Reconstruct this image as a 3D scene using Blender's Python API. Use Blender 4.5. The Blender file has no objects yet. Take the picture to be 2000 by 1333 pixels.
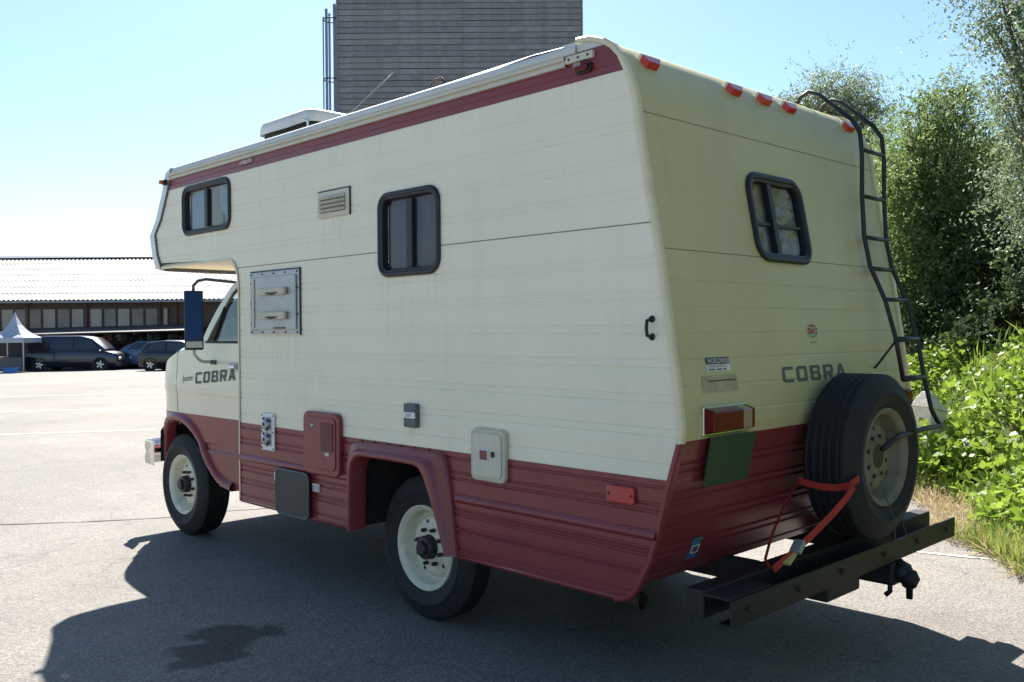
import bpy, bmesh, math, random
import numpy as np
from mathutils import Vector, Matrix
random.seed(7)
R = math.radians
S = bpy.context.scene
COL = S.collection

# ------------------------------------------------------------------ camera
CAM = Vector((-3.6115, 3.767, 1.4469))
YAW, PITCH, ROLL = 0.77141, -0.011372, -0.00731
FW = Vector((math.cos(YAW)*math.cos(PITCH), -math.sin(YAW)*math.cos(PITCH), math.sin(PITCH)))
RT0 = Vector((-math.sin(YAW), -math.cos(YAW), 0)); UP0 = RT0.cross(FW)
RT = math.cos(ROLL)*RT0 + math.sin(ROLL)*UP0
UP = -math.sin(ROLL)*RT0 + math.cos(ROLL)*UP0
cd = bpy.data.cameras.new('camera'); co = bpy.data.objects.new('camera', cd); COL.objects.link(co)
cd.sensor_width = 36; cd.lens = 1796.8/2000*36; cd.clip_end = 3000; cd.clip_start = 0.05
m = Matrix((RT, UP, -FW)).transposed().to_4x4(); m.translation = CAM; co.matrix_world = m
S.camera = co

# ------------------------------------------------------------------ sky, sun, exposure
SUN_DIR = Vector((0.826, -0.585, 1.0)).normalized()
elev = math.asin(SUN_DIR.z)
w = bpy.data.worlds.new('World'); S.world = w; w.use_nodes = True
nt = w.node_tree; nt.nodes.clear()
sky = nt.nodes.new('ShaderNodeTexSky'); sky.sky_type = 'NISHITA'; sky.sun_disc = False
sky.sun_elevation = elev; sky.sun_rotation = math.atan2(SUN_DIR.x, SUN_DIR.y)
sky.air_density = 1.0; sky.dust_density = 0.5; sky.ozone_density = 2.0
bg = nt.nodes.new('ShaderNodeBackground'); bg.inputs['Strength'].default_value = 0.062
wo = nt.nodes.new('ShaderNodeOutputWorld')
wb = nt.nodes.new('ShaderNodeVectorMath'); wb.operation = 'MULTIPLY'; wb.inputs[1].default_value = (.86, 1.0, 1.05)   # camera white balance of the sky
nt.links.new(sky.outputs[0], wb.inputs[0]); nt.links.new(wb.outputs[0], bg.inputs[0]); nt.links.new(bg.outputs[0], wo.inputs[0])
sd = bpy.data.lights.new('sun', 'SUN'); sd.energy = 5.0; sd.angle = R(0.53); sd.color = (1, .95, .87)
so = bpy.data.objects.new('sun', sd); COL.objects.link(so)
so.rotation_euler = SUN_DIR.to_track_quat('Z', 'Y').to_euler(); so.location = (20, -15, 30)
S.render.engine = 'CYCLES'
S.view_settings.view_transform = 'Standard'; S.view_settings.look = 'None'
S.view_settings.gamma = 1; S.view_settings.exposure = 1.48

# ------------------------------------------------------------------ helpers
def tag(o, label=None, cat=None, group=None, kind=None):
    if label: o['label'] = label
    if cat: o['category'] = cat
    if group: o['group'] = group
    if kind: o['kind'] = kind
    return o
def empty(name, loc=(0, 0, 0), rz=0, parent=None):
    o = bpy.data.objects.new(name, None); COL.objects.link(o); o.location = loc; o.rotation_euler = (0, 0, rz)
    o.empty_display_size = .2
    if parent: o.parent = parent
    return o
def copy_tree(o, parent=None):
    c = o.copy(); COL.objects.link(c); c.parent = parent
    for ch in o.children: copy_tree(ch, c)
    return c

class MB:
    def __init__(s): s.v = []; s.f = []; s.mi = []; s.sm = []; s.cur = 0
    def add(s, vs, fs, smooth=False):
        b = len(s.v); s.v += [tuple(v) for v in vs]
        for f in fs: s.f.append(tuple(i+b for i in f)); s.mi.append(s.cur); s.sm.append(smooth)
        return s
    def box(s, a, b, M=None):
        x0, y0, z0 = a; x1, y1, z1 = b
        vs = [Vector(v) for v in ((x0,y0,z0),(x1,y0,z0),(x1,y1,z0),(x0,y1,z0),(x0,y0,z1),(x1,y0,z1),(x1,y1,z1),(x0,y1,z1))]
        if M: vs = [M @ v for v in vs]
        return s.add(vs, [(0,3,2,1),(4,5,6,7),(0,1,5,4),(1,2,6,5),(2,3,7,6),(3,0,4,7)])
    def tube(s, pts, r, n=8, closed=False, cap=True):
        pts = [Vector(p) for p in pts]; N = len(pts); rr = r if isinstance(r, (list, tuple)) else [r]*N
        rings = []; prev = None
        for i in range(N):
            if closed: t = pts[(i+1) % N]-pts[i-1]
            else: t = pts[min(i+1, N-1)]-pts[max(i-1, 0)]
            t.normalize()
            if prev is None:
                a = Vector((0, 0, 1)) if abs(t.z) < .9 else Vector((1, 0, 0)); prev = t.cross(a).normalized()
            u = (prev - t*prev.dot(t)).normalized(); prev = u; v = t.cross(u)
            rings.append([pts[i]+(u*math.cos(2*math.pi*k/n)+v*math.sin(2*math.pi*k/n))*rr[i] for k in range(n)])
        vs = [p for g in rings for p in g]; fs = []
        for i in range(N if closed else N-1):
            j = (i+1) % N
            for k in range(n): fs.append((i*n+k, i*n+(k+1) % n, j*n+(k+1) % n, j*n+k))
        if cap and not closed: fs += [tuple(range(n))[::-1], tuple((N-1)*n+k for k in range(n))]
        return s.add(vs, fs, True)
    def lathe(s, prof, n=48, axis='y', c=(0, 0, 0), smooth=True):
        # prof: list of (r, a) ; a along axis
        vs = []; c = Vector(c)
        for r, a in prof:
            for k in range(n):
                t = 2*math.pi*k/n
                if axis == 'y': p = (r*math.cos(t), a, r*math.sin(t))
                elif axis == 'x': p = (a, r*math.cos(t), r*math.sin(t))
                else: p = (r*math.cos(t), r*math.sin(t), a)
                vs.append(c+Vector(p))
        fs = []
        for i in range(len(prof)-1):
            for k in range(n): fs.append((i*n+k, i*n+(k+1) % n, (i+1)*n+(k+1) % n, (i+1)*n+k))
        return s.add(vs, fs, smooth)
    def prism(s, poly, a, b, axis='y'):
        # poly 2-D, extruded from a to b
        def P(q, t):
            if axis == 'y': return (q[0], t, q[1])
            if axis == 'x': return (t, q[0], q[1])
            return (q[0], q[1], t)
        n = len(poly); vs = [P(q, a) for q in poly]+[P(q, b) for q in poly]
        fs = [tuple(range(n))[::-1], tuple(range(n, 2*n))]+[(i, (i+1) % n, n+(i+1) % n, n+i) for i in range(n)]
        return s.add(vs, fs)
    def loft(s, rings, closed=False, smooth=False):
        n = len(rings[0]); vs = [p for g in rings for p in g]; fs = []
        for i in range(len(rings)-1):
            for k in range(n if closed else n-1): fs.append((i*n+k, i*n+(k+1) % n, (i+1)*n+(k+1) % n, (i+1)*n+k))
        return s.add(vs, fs, smooth)
    def build(s, name, mats, parent=None, bevel=0, label=None, recalc=True):
        me = bpy.data.meshes.new(name); me.from_pydata(s.v, [], s.f)
        if not isinstance(mats, (list, tuple)): mats = [mats]
        for q in mats: me.materials.append(q)
        me.polygons.foreach_set('material_index', s.mi); me.polygons.foreach_set('use_smooth', s.sm)
        if recalc:
            bm = bmesh.new(); bm.from_mesh(me); bmesh.ops.recalc_face_normals(bm, faces=bm.faces); bm.to_mesh(me); bm.free()
        me.update()
        o = bpy.data.objects.new(name, me); COL.objects.link(o)
        if parent: o.parent = parent
        if bevel:
            b = o.modifiers.new('bevel', 'BEVEL'); b.width = bevel; b.segments = 2; b.limit_method = 'ANGLE'; b.angle_limit = R(40)
        if label: o['label'] = label
        return o
def lerp_tab(tab):
    def f(t):
        if t <= tab[0][0]: return tab[0][1]
        for (a, b), (c, d) in zip(tab, tab[1:]):
            if t <= c: return b+(d-b)*(t-a)/(c-a)
        return tab[-1][1]
    return f
def rrect(x0, x1, z0, z1, r, n=5):
    pts = []
    for cx, cz, a0 in ((x1-r, z1-r, 0), (x0+r, z1-r, 90), (x0+r, z0+r, 180), (x1-r, z0+r, 270)):
        for k in range(n+1):
            a = R(a0+90*k/n); pts.append((cx+r*math.cos(a), cz+r*math.sin(a)))
    return pts
def inset_rr(x0, x1, z0, z1, r, d, n=5): return rrect(x0+d, x1-d, z0+d, z1-d, max(r-d, .004), n)

# ------------------------------------------------------------------ materials
def node(nt, typ, **kw):
    n = nt.nodes.new(typ)
    for k, v in kw.items():
        if k.startswith('i_'): n.inputs[k[2:].replace('_', ' ')].default_value = v
        else: setattr(n, k, v)
    return n
def mat(name, col, rough=.5, metal=0, var=.12, scale=6, bump=0, bscale=60, coat=0, spec=.5, dirt=0, dirtcol=(.12, .10, .07), dscale=3, streak=False):
    M = bpy.data.materials.new(name); M.use_nodes = True; nt = M.node_tree; L = nt.links
    p = nt.nodes['Principled BSDF']; p.inputs['Roughness'].default_value = rough; p.inputs['Metallic'].default_value = metal
    p.inputs['Coat Weight'].default_value = coat; p.inputs['Specular IOR Level'].default_value = spec
    tc = node(nt, 'ShaderNodeTexCoord')
    nz = node(nt, 'ShaderNodeTexNoise', i_Scale=scale, i_Detail=6.0, i_Roughness=.6); L.new(tc.outputs['Object'], nz.inputs['Vector'])
    mr = node(nt, 'ShaderNodeMapRange'); mr.inputs[3].default_value = 1-var; mr.inputs[4].default_value = 1+var
    mr.inputs[1].default_value = .25; mr.inputs[2].default_value = .75; L.new(nz.outputs[0], mr.inputs[0])
    mx = node(nt, 'ShaderNodeVectorMath', operation='SCALE'); mx.inputs[0].default_value = col; L.new(mr.outputs[0], mx.inputs['Scale'])
    out = mx.outputs[0]
    if dirt:
        mp = node(nt, 'ShaderNodeMapping'); L.new(tc.outputs['Object'], mp.inputs[0])
        if streak: mp.inputs['Scale'].default_value = (6, 6, .7)
        d = node(nt, 'ShaderNodeTexNoise', i_Scale=dscale, i_Detail=8.0, i_Roughness=.7); L.new(mp.outputs[0], d.inputs['Vector'])
        r = node(nt, 'ShaderNodeMapRange'); r.inputs[1].default_value = .5; r.inputs[2].default_value = .8; r.inputs[3].default_value = 0; r.inputs[4].default_value = dirt
        L.new(d.outputs[0], r.inputs[0])
        mm = node(nt, 'ShaderNodeMix', data_type='RGBA'); L.new(r.outputs[0], mm.inputs[0]); L.new(out, mm.inputs[6]); mm.inputs[7].default_value = (*dirtcol, 1)
        out = mm.outputs[2]
        rr = node(nt, 'ShaderNodeMapRange'); rr.inputs[3].default_value = rough; rr.inputs[4].default_value = min(1, rough+.25); L.new(r.outputs[0], rr.inputs[0]); L.new(rr.outputs[0], p.inputs['Roughness'])
    L.new(out, p.inputs['Base Color'])
    if bump:
        b = node(nt, 'ShaderNodeTexNoise', i_Scale=bscale, i_Detail=5.0); L.new(tc.outputs['Object'], b.inputs['Vector'])
        bp = node(nt, 'ShaderNodeBump'); bp.inputs['Strength'].default_value = bump; bp.inputs['Distance'].default_value = .01; L.new(b.outputs[0], bp.inputs['Height'])
        L.new(bp.outputs[0], p.inputs['Normal'])
    return M
def glass(name, tint=(.6, .65, .65), rough=.02, refl=.06, opaque=None, omix=0):
    M = bpy.data.materials.new(name); M.use_nodes = True; nt = M.node_tree; L = nt.links; nt.nodes.clear()
    out = node(nt, 'ShaderNodeOutputMaterial'); t = node(nt, 'ShaderNodeBsdfTransparent'); t.inputs[0].default_value = (*tint, 1)
    g = node(nt, 'ShaderNodeBsdfGlossy'); g.inputs['Roughness'].default_value = rough; g.inputs[0].default_value = (.95, .97, 1, 1)
    lw = node(nt, 'ShaderNodeLayerWeight'); lw.inputs[0].default_value = .5; fr = node(nt, 'ShaderNodeMath', operation='POWER'); fr.inputs[1].default_value = 4.0; L.new(lw.outputs['Facing'], fr.inputs[0]); mx = node(nt, 'ShaderNodeMixShader')
    base = t.outputs[0]
    if opaque:
        d = node(nt, 'ShaderNodeBsdfDiffuse'); d.inputs[0].default_value = (*opaque, 1); m2 = node(nt, 'ShaderNodeMixShader'); m2.inputs[0].default_value = omix
        L.new(t.outputs[0], m2.inputs[1]); L.new(d.outputs[0], m2.inputs[2]); base = m2.outputs[0]
    ad = node(nt, 'ShaderNodeMath', operation='ADD'); ad.inputs[1].default_value = refl; L.new(fr.outputs[0], ad.inputs[0]); ad.use_clamp = True
    L.new(ad.outputs[0], mx.inputs[0]); L.new(base, mx.inputs[1]); L.new(g.outputs[0], mx.inputs[2]); L.new(mx.outputs[0], out.inputs[0])
    return M
def leafmat(name, col, col2, trans=.35, rough=.35, spec=.5, hue=.5):
    M = bpy.data.materials.new(name); M.use_nodes = True; nt = M.node_tree; L = nt.links; nt.nodes.clear()
    out = node(nt, 'ShaderNodeOutputMaterial'); geo = node(nt, 'ShaderNodeNewGeometry')
    tc = node(nt, 'ShaderNodeTexCoord'); nz = node(nt, 'ShaderNodeTexNoise', i_Scale=1.3, i_Detail=3.0); L.new(tc.outputs['Object'], nz.inputs['Vector'])
    ad = node(nt, 'ShaderNodeMath', operation='ADD'); L.new(geo.outputs['Random Per Island'], ad.inputs[0]); L.new(nz.outputs[0], ad.inputs[1])
    mu = node(nt, 'ShaderNodeMath', operation='MULTIPLY'); L.new(ad.outputs[0], mu.inputs[0]); mu.inputs[1].default_value = .5
    rp = node(nt, 'ShaderNodeValToRGB'); rp.color_ramp.elements[0].color = (*col, 1); rp.color_ramp.elements[1].color = (*col2, 1)
    rp.color_ramp.elements[0].position = .25; rp.color_ramp.elements[1].position = .75; L.new(mu.outputs[0], rp.inputs[0])
    p = node(nt, 'ShaderNodeBsdfPrincipled'); p.inputs['Roughness'].default_value = rough; p.inputs['Specular IOR Level'].default_value = spec
    L.new(rp.outputs[0], p.inputs['Base Color'])
    t = node(nt, 'ShaderNodeBsdfTranslucent'); hs = node(nt, 'ShaderNodeHueSaturation'); hs.inputs['Hue'].default_value = .485; hs.inputs['Value'].default_value = 1.6
    L.new(rp.outputs[0], hs.inputs['Color']); L.new(hs.outputs[0], t.inputs[0])
    mx = node(nt, 'ShaderNodeMixShader'); mx.inputs[0].default_value = trans; L.new(p.outputs[0], mx.inputs[1]); L.new(t.outputs[0], mx.inputs[2]); L.new(mx.outputs[0], out.inputs[0])
    return M

M = {}
M['cream'] = mat('cream_siding_paint', (.85, .785, .60), .40, var=.045, scale=1.7, bump=.30, bscale=3.2, dirt=.12, dirtcol=(.36, .33, .22), dscale=1.6, streak=True)
M['rear'] = mat('rear_cream_paint', (.58, .515, .255), .42, var=.07, scale=1.7, bump=.30, bscale=3.2, dirt=.22, dirtcol=(.34, .30, .17), dscale=1.4, streak=True)  # yellower rear cream, with the shade on that face mixed into the colour
M['cab'] = mat('cab_cream_paint', (.80, .74, .56), .28, var=.04, scale=3, coat=.3, dirt=.15, dirtcol=(.4, .36, .26), dscale=2.5)
M['maroon'] = mat('maroon_paint', (.215, .032, .036), .30, var=.12, scale=4, bump=.05, bscale=30, dirt=.25, dirtcol=(.16, .08, .075), dscale=3)
M['roof'] = mat('roof_white', (.62, .62, .58), .5, var=.08, scale=3, dirt=.3, dirtcol=(.35, .33, .28), dscale=4)
M['trim'] = mat('aluminium_trim_cream', (.74, .65, .43), .4, var=.08, scale=6, dirt=.25, dirtcol=(.3, .25, .15), dscale=9)
M['alu'] = mat('dull_aluminium', (.40, .41, .42), .42, metal=.75, var=.12, scale=9, bump=.04, bscale=30, dirt=.3, dirtcol=(.3, .28, .24), dscale=12)
M['chrome'] = mat('chrome', (.75, .75, .76), .12, metal=1, var=.05, dirt=.25, dirtcol=(.25, .24, .22), dscale=10)
M['rubber'] = mat('black_rubber', (.012, .012, .013), .62, var=.2, scale=12, bump=.1, bscale=60)
M['tyre'] = mat('tyre_rubber', (.014, .014, .015), .75, var=.25, scale=8, bump=.25, bscale=90, dirt=.2, dirtcol=(.06, .057, .05), dscale=5)
M['rim'] = mat('rim_off_white', (.70, .655, .50), .4, var=.06, scale=8, dirt=.55, dirtcol=(.22, .16, .09), dscale=13)
M['rimdirtyshade'] = mat('rim_grimy_shaded', (.21, .19, .125), .6, var=.25, scale=8, dirt=.8, dirtcol=(.10, .085, .05), dscale=9)  # spare rim: grime, with its shadow also darkened into the colour
M['dark'] = mat('dark_metal', (.018, .018, .02), .5, var=.25, scale=10, bump=.1, bscale=40)
M['bumper'] = mat('bumper_black_paint', (.006, .0065, .008), .55, var=.3, scale=9, bump=.1, bscale=60, dirt=.3, dirtcol=(.025, .022, .018), dscale=8)
M['under'] = mat('underbody', (.02, .019, .018), .85, var=.4, scale=8, bump=.3, bscale=20)
M['rust'] = mat('rusty_iron', (.05, .03, .02), .8, var=.4, scale=20, bump=.2)
M['frame'] = mat('black_window_frame', (.010, .011, .016), .45, var=.15, scale=10, bump=.05)
M['flap'] = mat('dark_rubber_flap', (.035, .037, .035), .6, var=.25, scale=9, bump=.1, dirt=.3, dirtcol=(.10, .10, .09), dscale=7)
M['redlens'] = mat('red_lens', (.13, .004, .007), .15, var=.1, scale=30, coat=.1, spec=.3)
M['redtop'] = mat('red_clearance_lens', (.55, .015, .03), .15, var=.1, scale=30, coat=.6)
M['amber'] = mat('amber_lens', (.6, .12, .01), .15, var=.1, coat=.6)
M['clear'] = mat('clear_lens', (.34, .22, .16), .18, var=.1, coat=.5)
M['sidemark'] = mat('side_marker_red', (.45, .03, .025), .25, var=.08, coat=.3)
M['plate'] = mat('dark_green_plate', (.026, .066, .026), .6, var=.04)
M['ink'] = mat('letter_grey_black', (.05, .05, .055), .5, var=.25, scale=30)
M['inkfade'] = mat('letter_faded', (.10, .10, .09), .55, var=.3, scale=25)
M['white'] = mat('white_plastic', (.75, .75, .72), .45, var=.05, dirt=.2, dirtcol=(.4, .37, .3), dscale=8)
M['beige'] = mat('beige_plastic', (.55, .50, .37), .45, var=.08, dirt=.3, dirtcol=(.25, .2, .12), dscale=9)
M['vent'] = mat('vent_beige', (.62, .58, .45), .45, var=.06, dirt=.3, dirtcol=(.25, .2, .12), dscale=14)
M['grey'] = mat('grey_plastic', (.09, .10, .11), .5, var=.1)
M['strap'] = mat('red_strap_webbing', (.42, .035, .022), .8, var=.2, scale=60, bump=.3, bscale=300)
M['stone'] = mat('old_concrete', (.62, .58, .52), .85, var=.2, scale=12, bump=.4, bscale=40, dirt=.3, dirtcol=(.2, .18, .13), dscale=6)
M['film'] = mat('yellowed_film', (.42, .38, .22), .5, var=.25, scale=12)
M['stickerred'] = mat('sticker_red', (.5, .08, .06), .5); M['stickerblue'] = mat('sticker_blue', (.05, .16, .30), .4); M['stickergreen'] = mat('sticker_green', (.06, .3, .16), .4)
M['curtain'] = mat('lace_curtain', (.62, .60, .55), .9, var=.1, scale=20)
M['curtaindark'] = mat('mauve_curtain', (.26, .21, .24), .9, var=.1, scale=8)
M['interior'] = mat('interior_brown', (.08, .06, .05), .8)
M['seat'] = mat('seat_dark_cloth', (.035, .033, .035), .9)
M['glass'] = glass('window_glass_tinted', (.62, .63, .66), refl=.03)
M['rearglass'] = glass('rear_window_glass', (.80, .80, .80), refl=.0)
M['cabglass'] = glass('cab_glass', (.72, .80, .80), refl=.06)
M['mirror'] = mat('mirror_glass', (.028, .042, .065), .03, metal=1, var=.02)

def run_off(Mt, spots):
    # rain streaks washed down from fittings: (x0, x1, z_top, length, strength)
    nt = Mt.node_tree; L = nt.links; mx = [n for n in nt.nodes if n.type == 'MIX'][0]; src = mx.inputs[0].links[0].from_socket
    tc = node(nt, 'ShaderNodeTexCoord'); sp = node(nt, 'ShaderNodeSeparateXYZ'); L.new(tc.outputs['Object'], sp.inputs[0])
    mp = node(nt, 'ShaderNodeMapping'); mp.inputs['Scale'].default_value = (38, 1, 1.2); L.new(tc.outputs['Object'], mp.inputs[0]); nz = node(nt, 'ShaderNodeTexNoise', i_Scale=1.0, i_Detail=4.0); L.new(mp.outputs[0], nz.inputs['Vector'])
    def mr(x, a, b, c, d):
        r = node(nt, 'ShaderNodeMapRange'); L.new(x, r.inputs[0])
        for i, q in enumerate((a, b, c, d)): r.inputs[i+1].default_value = q
        return r.outputs[0]
    def op(o, a, b):
        n = node(nt, 'ShaderNodeMath', operation=o); L.new(a, n.inputs[0])
        if isinstance(b, float): n.inputs[1].default_value = b
        else: L.new(b, n.inputs[1])
        return n.outputs[0]
    st = mr(nz.outputs[0], .48, .68, 0, 1); tot = src
    for x0, x1, zt, ln, k in spots:
        m1 = op('MULTIPLY', mr(sp.outputs[0], x0-.02, x0+.02, 0, 1), mr(sp.outputs[0], x1-.02, x1+.02, 1, 0))
        m2 = op('MULTIPLY', mr(sp.outputs[2], zt-ln, zt, 0, k), mr(sp.outputs[2], zt, zt+.005, 1, 0))
        tot = op('ADD', tot, op('MULTIPLY', op('MULTIPLY', m1, m2), st))
    L.new(op('MINIMUM', tot, .85), mx.inputs[0])
run_off(M['cream'], [(.95, 1.49, 1.436, .35, .25), (.45, .74, 2.064, .25, .25), (-.28, .18, 1.722, .38, .2), (1.77, 2.41, 2.103, .18, .2), (-1.6, 2.7, 2.44, .12, .12), (-.13, -.03, .98, .10, .3)])

# ------------------------------------------------------------------ ground
def gz(x, y):
    t = x-6
    return -0.011*(t if t > 4 else (math.log1p(math.exp(t)) if t > -30 else 0)) if x < 90 else -0.011*84
def ground_material():
    Mt = bpy.data.materials.new('asphalt'); Mt.use_nodes = True; nt = Mt.node_tree; L = nt.links; p = nt.nodes['Principled BSDF']
    tc = node(nt, 'ShaderNodeTexCoord'); O = tc.outputs['Object']
    def noise(sc, det=6., ro=.6): n = node(nt, 'ShaderNodeTexNoise', i_Scale=sc, i_Detail=det, i_Roughness=ro); L.new(O, n.inputs['Vector']); return n.outputs[0]
    def mapr(x, a, b, c, d): r = node(nt, 'ShaderNodeMapRange'); L.new(x, r.inputs[0]); [setattr(r.inputs[i+1], 'default_value', v) for i, v in enumerate((a, b, c, d))]; return r.outputs[0]
    def math2(op, a, b):
        n = node(nt, 'ShaderNodeMath', operation=op)
        for i, q in enumerate((a, b)):
            if isinstance(q, (int, float)): n.inputs[i].default_value = q
            else: L.new(q, n.inputs[i])
        return n.outputs[0]
    big = mapr(noise(.35, 5.), .3, .7, .82, 1.14); mid = mapr(noise(2.6, 6., .7), .3, .7, .88, 1.1)
    vor = node(nt, 'ShaderNodeTexVoronoi', i_Scale=85.0); L.new(O, vor.inputs['Vector'])
    sep = node(nt, 'ShaderNodeSeparateColor'); L.new(vor.outputs['Color'], sep.inputs[0]); spk = mapr(sep.outputs[0], 0, 1, .72, 1.25)
    fine = mapr(noise(160., 3.), .25, .75, .75, 1.25)
    v = math2('MULTIPLY', math2('MULTIPLY', big, mid), math2('MULTIPLY', spk, fine))
    # hairline cracks
    wp = node(nt, 'ShaderNodeTexNoise', i_Scale=1.2, i_Detail=5.0); L.new(O, wp.inputs['Vector'])
    va = node(nt, 'ShaderNodeVectorMath', operation='SCALE'); L.new(wp.outputs[1], va.inputs[0]); va.inputs['Scale'].default_value = .9
    vb = node(nt, 'ShaderNodeVectorMath', operation='ADD'); L.new(O, vb.inputs[0]); L.new(va.outputs[0], vb.inputs[1])
    vc = node(nt, 'ShaderNodeTexVoronoi', i_Scale=.28, feature='DISTANCE_TO_EDGE'); L.new(vb.outputs[0], vc.inputs['Vector'])
    crk = mapr(vc.outputs[0], 0, .0035, .75, 1.0)
    v = math2('MULTIPLY', v, crk)
    # old oil drips, larger worn patches, pale grit
    vd = node(nt, 'ShaderNodeTexVoronoi', i_Scale=1.7); L.new(vb.outputs[0], vd.inputs['Vector'])
    v = math2('MULTIPLY', v, mapr(vd.outputs['Distance'], .03, .09, .72, 1.0))
    vp_ = node(nt, 'ShaderNodeTexVoronoi', i_Scale=.16); L.new(vb.outputs[0], vp_.inputs['Vector']); s2 = node(nt, 'ShaderNodeSeparateColor'); L.new(vp_.outputs['Color'], s2.inputs[0])
    v = math2('MULTIPLY', v, mapr(s2.outputs[0], 0, 1, .92, 1.06))
    v = math2('MULTIPLY', v, mapr(noise(420., 1.), .62, .72, 1.0, 1.5))
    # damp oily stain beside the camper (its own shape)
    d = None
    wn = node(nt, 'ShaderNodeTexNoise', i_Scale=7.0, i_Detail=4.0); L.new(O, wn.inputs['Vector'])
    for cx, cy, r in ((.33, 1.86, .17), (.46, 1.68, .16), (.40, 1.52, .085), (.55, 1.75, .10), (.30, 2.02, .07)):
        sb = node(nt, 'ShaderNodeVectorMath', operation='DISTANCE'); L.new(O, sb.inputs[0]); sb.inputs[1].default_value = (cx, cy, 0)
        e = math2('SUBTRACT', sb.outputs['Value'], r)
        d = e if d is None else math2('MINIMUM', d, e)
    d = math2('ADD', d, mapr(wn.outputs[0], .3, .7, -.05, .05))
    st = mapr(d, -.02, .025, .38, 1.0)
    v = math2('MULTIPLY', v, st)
    sc = node(nt, 'ShaderNodeVectorMath', operation='SCALE'); sc.inputs[0].default_value = (.185, .170, .154); L.new(v, sc.inputs['Scale'])
    L.new(sc.outputs[0], p.inputs['Base Color'])
    p.inputs['Roughness'].default_value = .82; p.inputs['Specular IOR Level'].default_value = .35
    bp = node(nt, 'ShaderNodeBump'); bp.inputs['Strength'].default_value = .55; bp.inputs['Distance'].default_value = .006
    hb = math2('ADD', vor.outputs['Distance'], math2('MULTIPLY', noise(30., 5.), .8)); L.new(hb, bp.inputs['Height']); L.new(bp.outputs[0], p.inputs['Normal'])
    return Mt
g = MB()
xs = [-1500, -400, -100, -30, -10, 0, 3, 5, 6, 7, 8, 10, 12, 16, 25, 40, 60, 89.99, 150, 500, 1500]; ys = [-1500, -300, -80, -30, -10, 0, 10, 30, 100, 1500]
vs = [(x, y, gz(x, y)) for x in xs for y in ys]; ny = len(ys)
g.add(vs, [(i*ny+j, (i+1)*ny+j, (i+1)*ny+j+1, i*ny+j+1) for i in range(len(xs)-1) for j in range(ny-1)], True)
tag(g.build('ground', ground_material()), 'sunlit grey asphalt yard', None, None, 'structure')
# tar joint across the yard and faded bay lines
M['tar'] = mat('tar_joint', (.05, .048, .045), .8, var=.3)
M['line'] = mat('worn_white_line', (.55, .54, .5), .7, var=.15, scale=20, dirt=.6, dirtcol=(.26, .25, .24), dscale=9)
def strip(name, pts, w, m, dz=.004, jitter=.0, seed=1):
    rnd = random.Random(seed); P = []
    for (a, b), (c, d) in zip(pts, pts[1:]):
        n = max(1, int(math.hypot(c-a, d-b)/.15)) if jitter else 1
        for k in range(n): P.append((a+(c-a)*k/n+rnd.gauss(0, jitter), b+(d-b)*k/n+rnd.gauss(0, jitter)))
    P.append(pts[-1]); L_, R_ = [], []
    for i, q in enumerate(P):
        a = P[max(i-1, 0)]; b = P[min(i+1, len(P)-1)]; t = Vector((b[0]-a[0], b[1]-a[1])).normalized(); ww = w*(1+rnd.uniform(-.5, .5)*bool(jitter))/2
        x, y = q; L_.append((x-t.y*ww, y+t.x*ww)); R_.append((x+t.y*ww, y-t.x*ww))
    mb = MB(); mb.loft([[(x, y, gz(x, y)+dz) for x, y in L_], [(x, y, gz(x, y)+dz) for x, y in R_]])
    o = mb.build(name, m); o['kind'] = 'structure'; return o
strip('pavement_joint', [(4.9, 3.2), (4.11, 1.70), (3.785, 1.254), (3.45, .72), (3.36, .29), (3.24, .03), (2.6, -1.4), (2.0, -3.2)], .022, M['tar'], jitter=.008)
strip('painted_line', [(-.75, -2.10), (-1.213, -2.223), (-1.62, -2.35)], .035, M['line'], jitter=.003, seed=3)
for k, (a, b) in enumerate([((14, 3.5), (10.5, -2.2)), ((19.5, 2.5), (14.8, -5)), ((26, 1.2), (19.5, -8.5)), ((35, -1), (28, -11))]):
    strip('painted_line', [a, b], .1, M['line'], jitter=.004, seed=10+k)

# ================================================================== MOTORHOME
MH = empty('motorhome')
tag(MH, 'cream and maroon cabover motorhome with rear ladder parked on the asphalt', 'motorhome')
rear_tab = [(.40, -1.33), (.42, -1.40), (.463, -1.44), (.571, -1.50), (.673, -1.537), (.772, -1.562), (.89, -1.597), (1.025, -1.639), (1.08, -1.645), (1.193, -1.633), (1.435, -1.60), (1.719, -1.556), (1.951, -1.511), (2.186, -1.469), (2.345, -1.442), (2.406, -1.422), (2.504, -1.373), (2.545, -1.335), (2.575, -1.29), (2.60, -1.22)]
rear_x = lerp_tab(rear_tab)
front_tab = [(.40, 1.664), (1.732, 1.657), (1.80, 1.668), (1.829, 1.681), (1.862, 1.703), (1.889, 1.733), (1.906, 1.79), (1.907, 2.79), (1.998, 2.848), (2.147, 2.887), (2.247, 2.785), (2.433, 2.672), (2.56, 2.615), (2.60, 2.60)]
front_x = lerp_tab(front_tab)
arch_f = lerp_tab([(.40, .43), (.72, .43), (.82, .39), (.86, .33)])
arch_r = lerp_tab([(.40, -.385), (.60, -.34), (.80, -.28), (.86, -.22)])
W1 = (1.752, 2.425, 2.103, 2.428); W2 = (-.290, .190, 1.722, 2.135)     # left side windows x0,x1,z0,z1 (outer frame)
def side_holes(z):
    h = []
    for x0, x1, z0, z1 in (W1, W2):
        if z0+.03 < z < z1-.03: h.append((x0+.03, x1-.03))
    if z < .86: h.append((arch_r(z), arch_f(z)))
    return h
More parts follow.
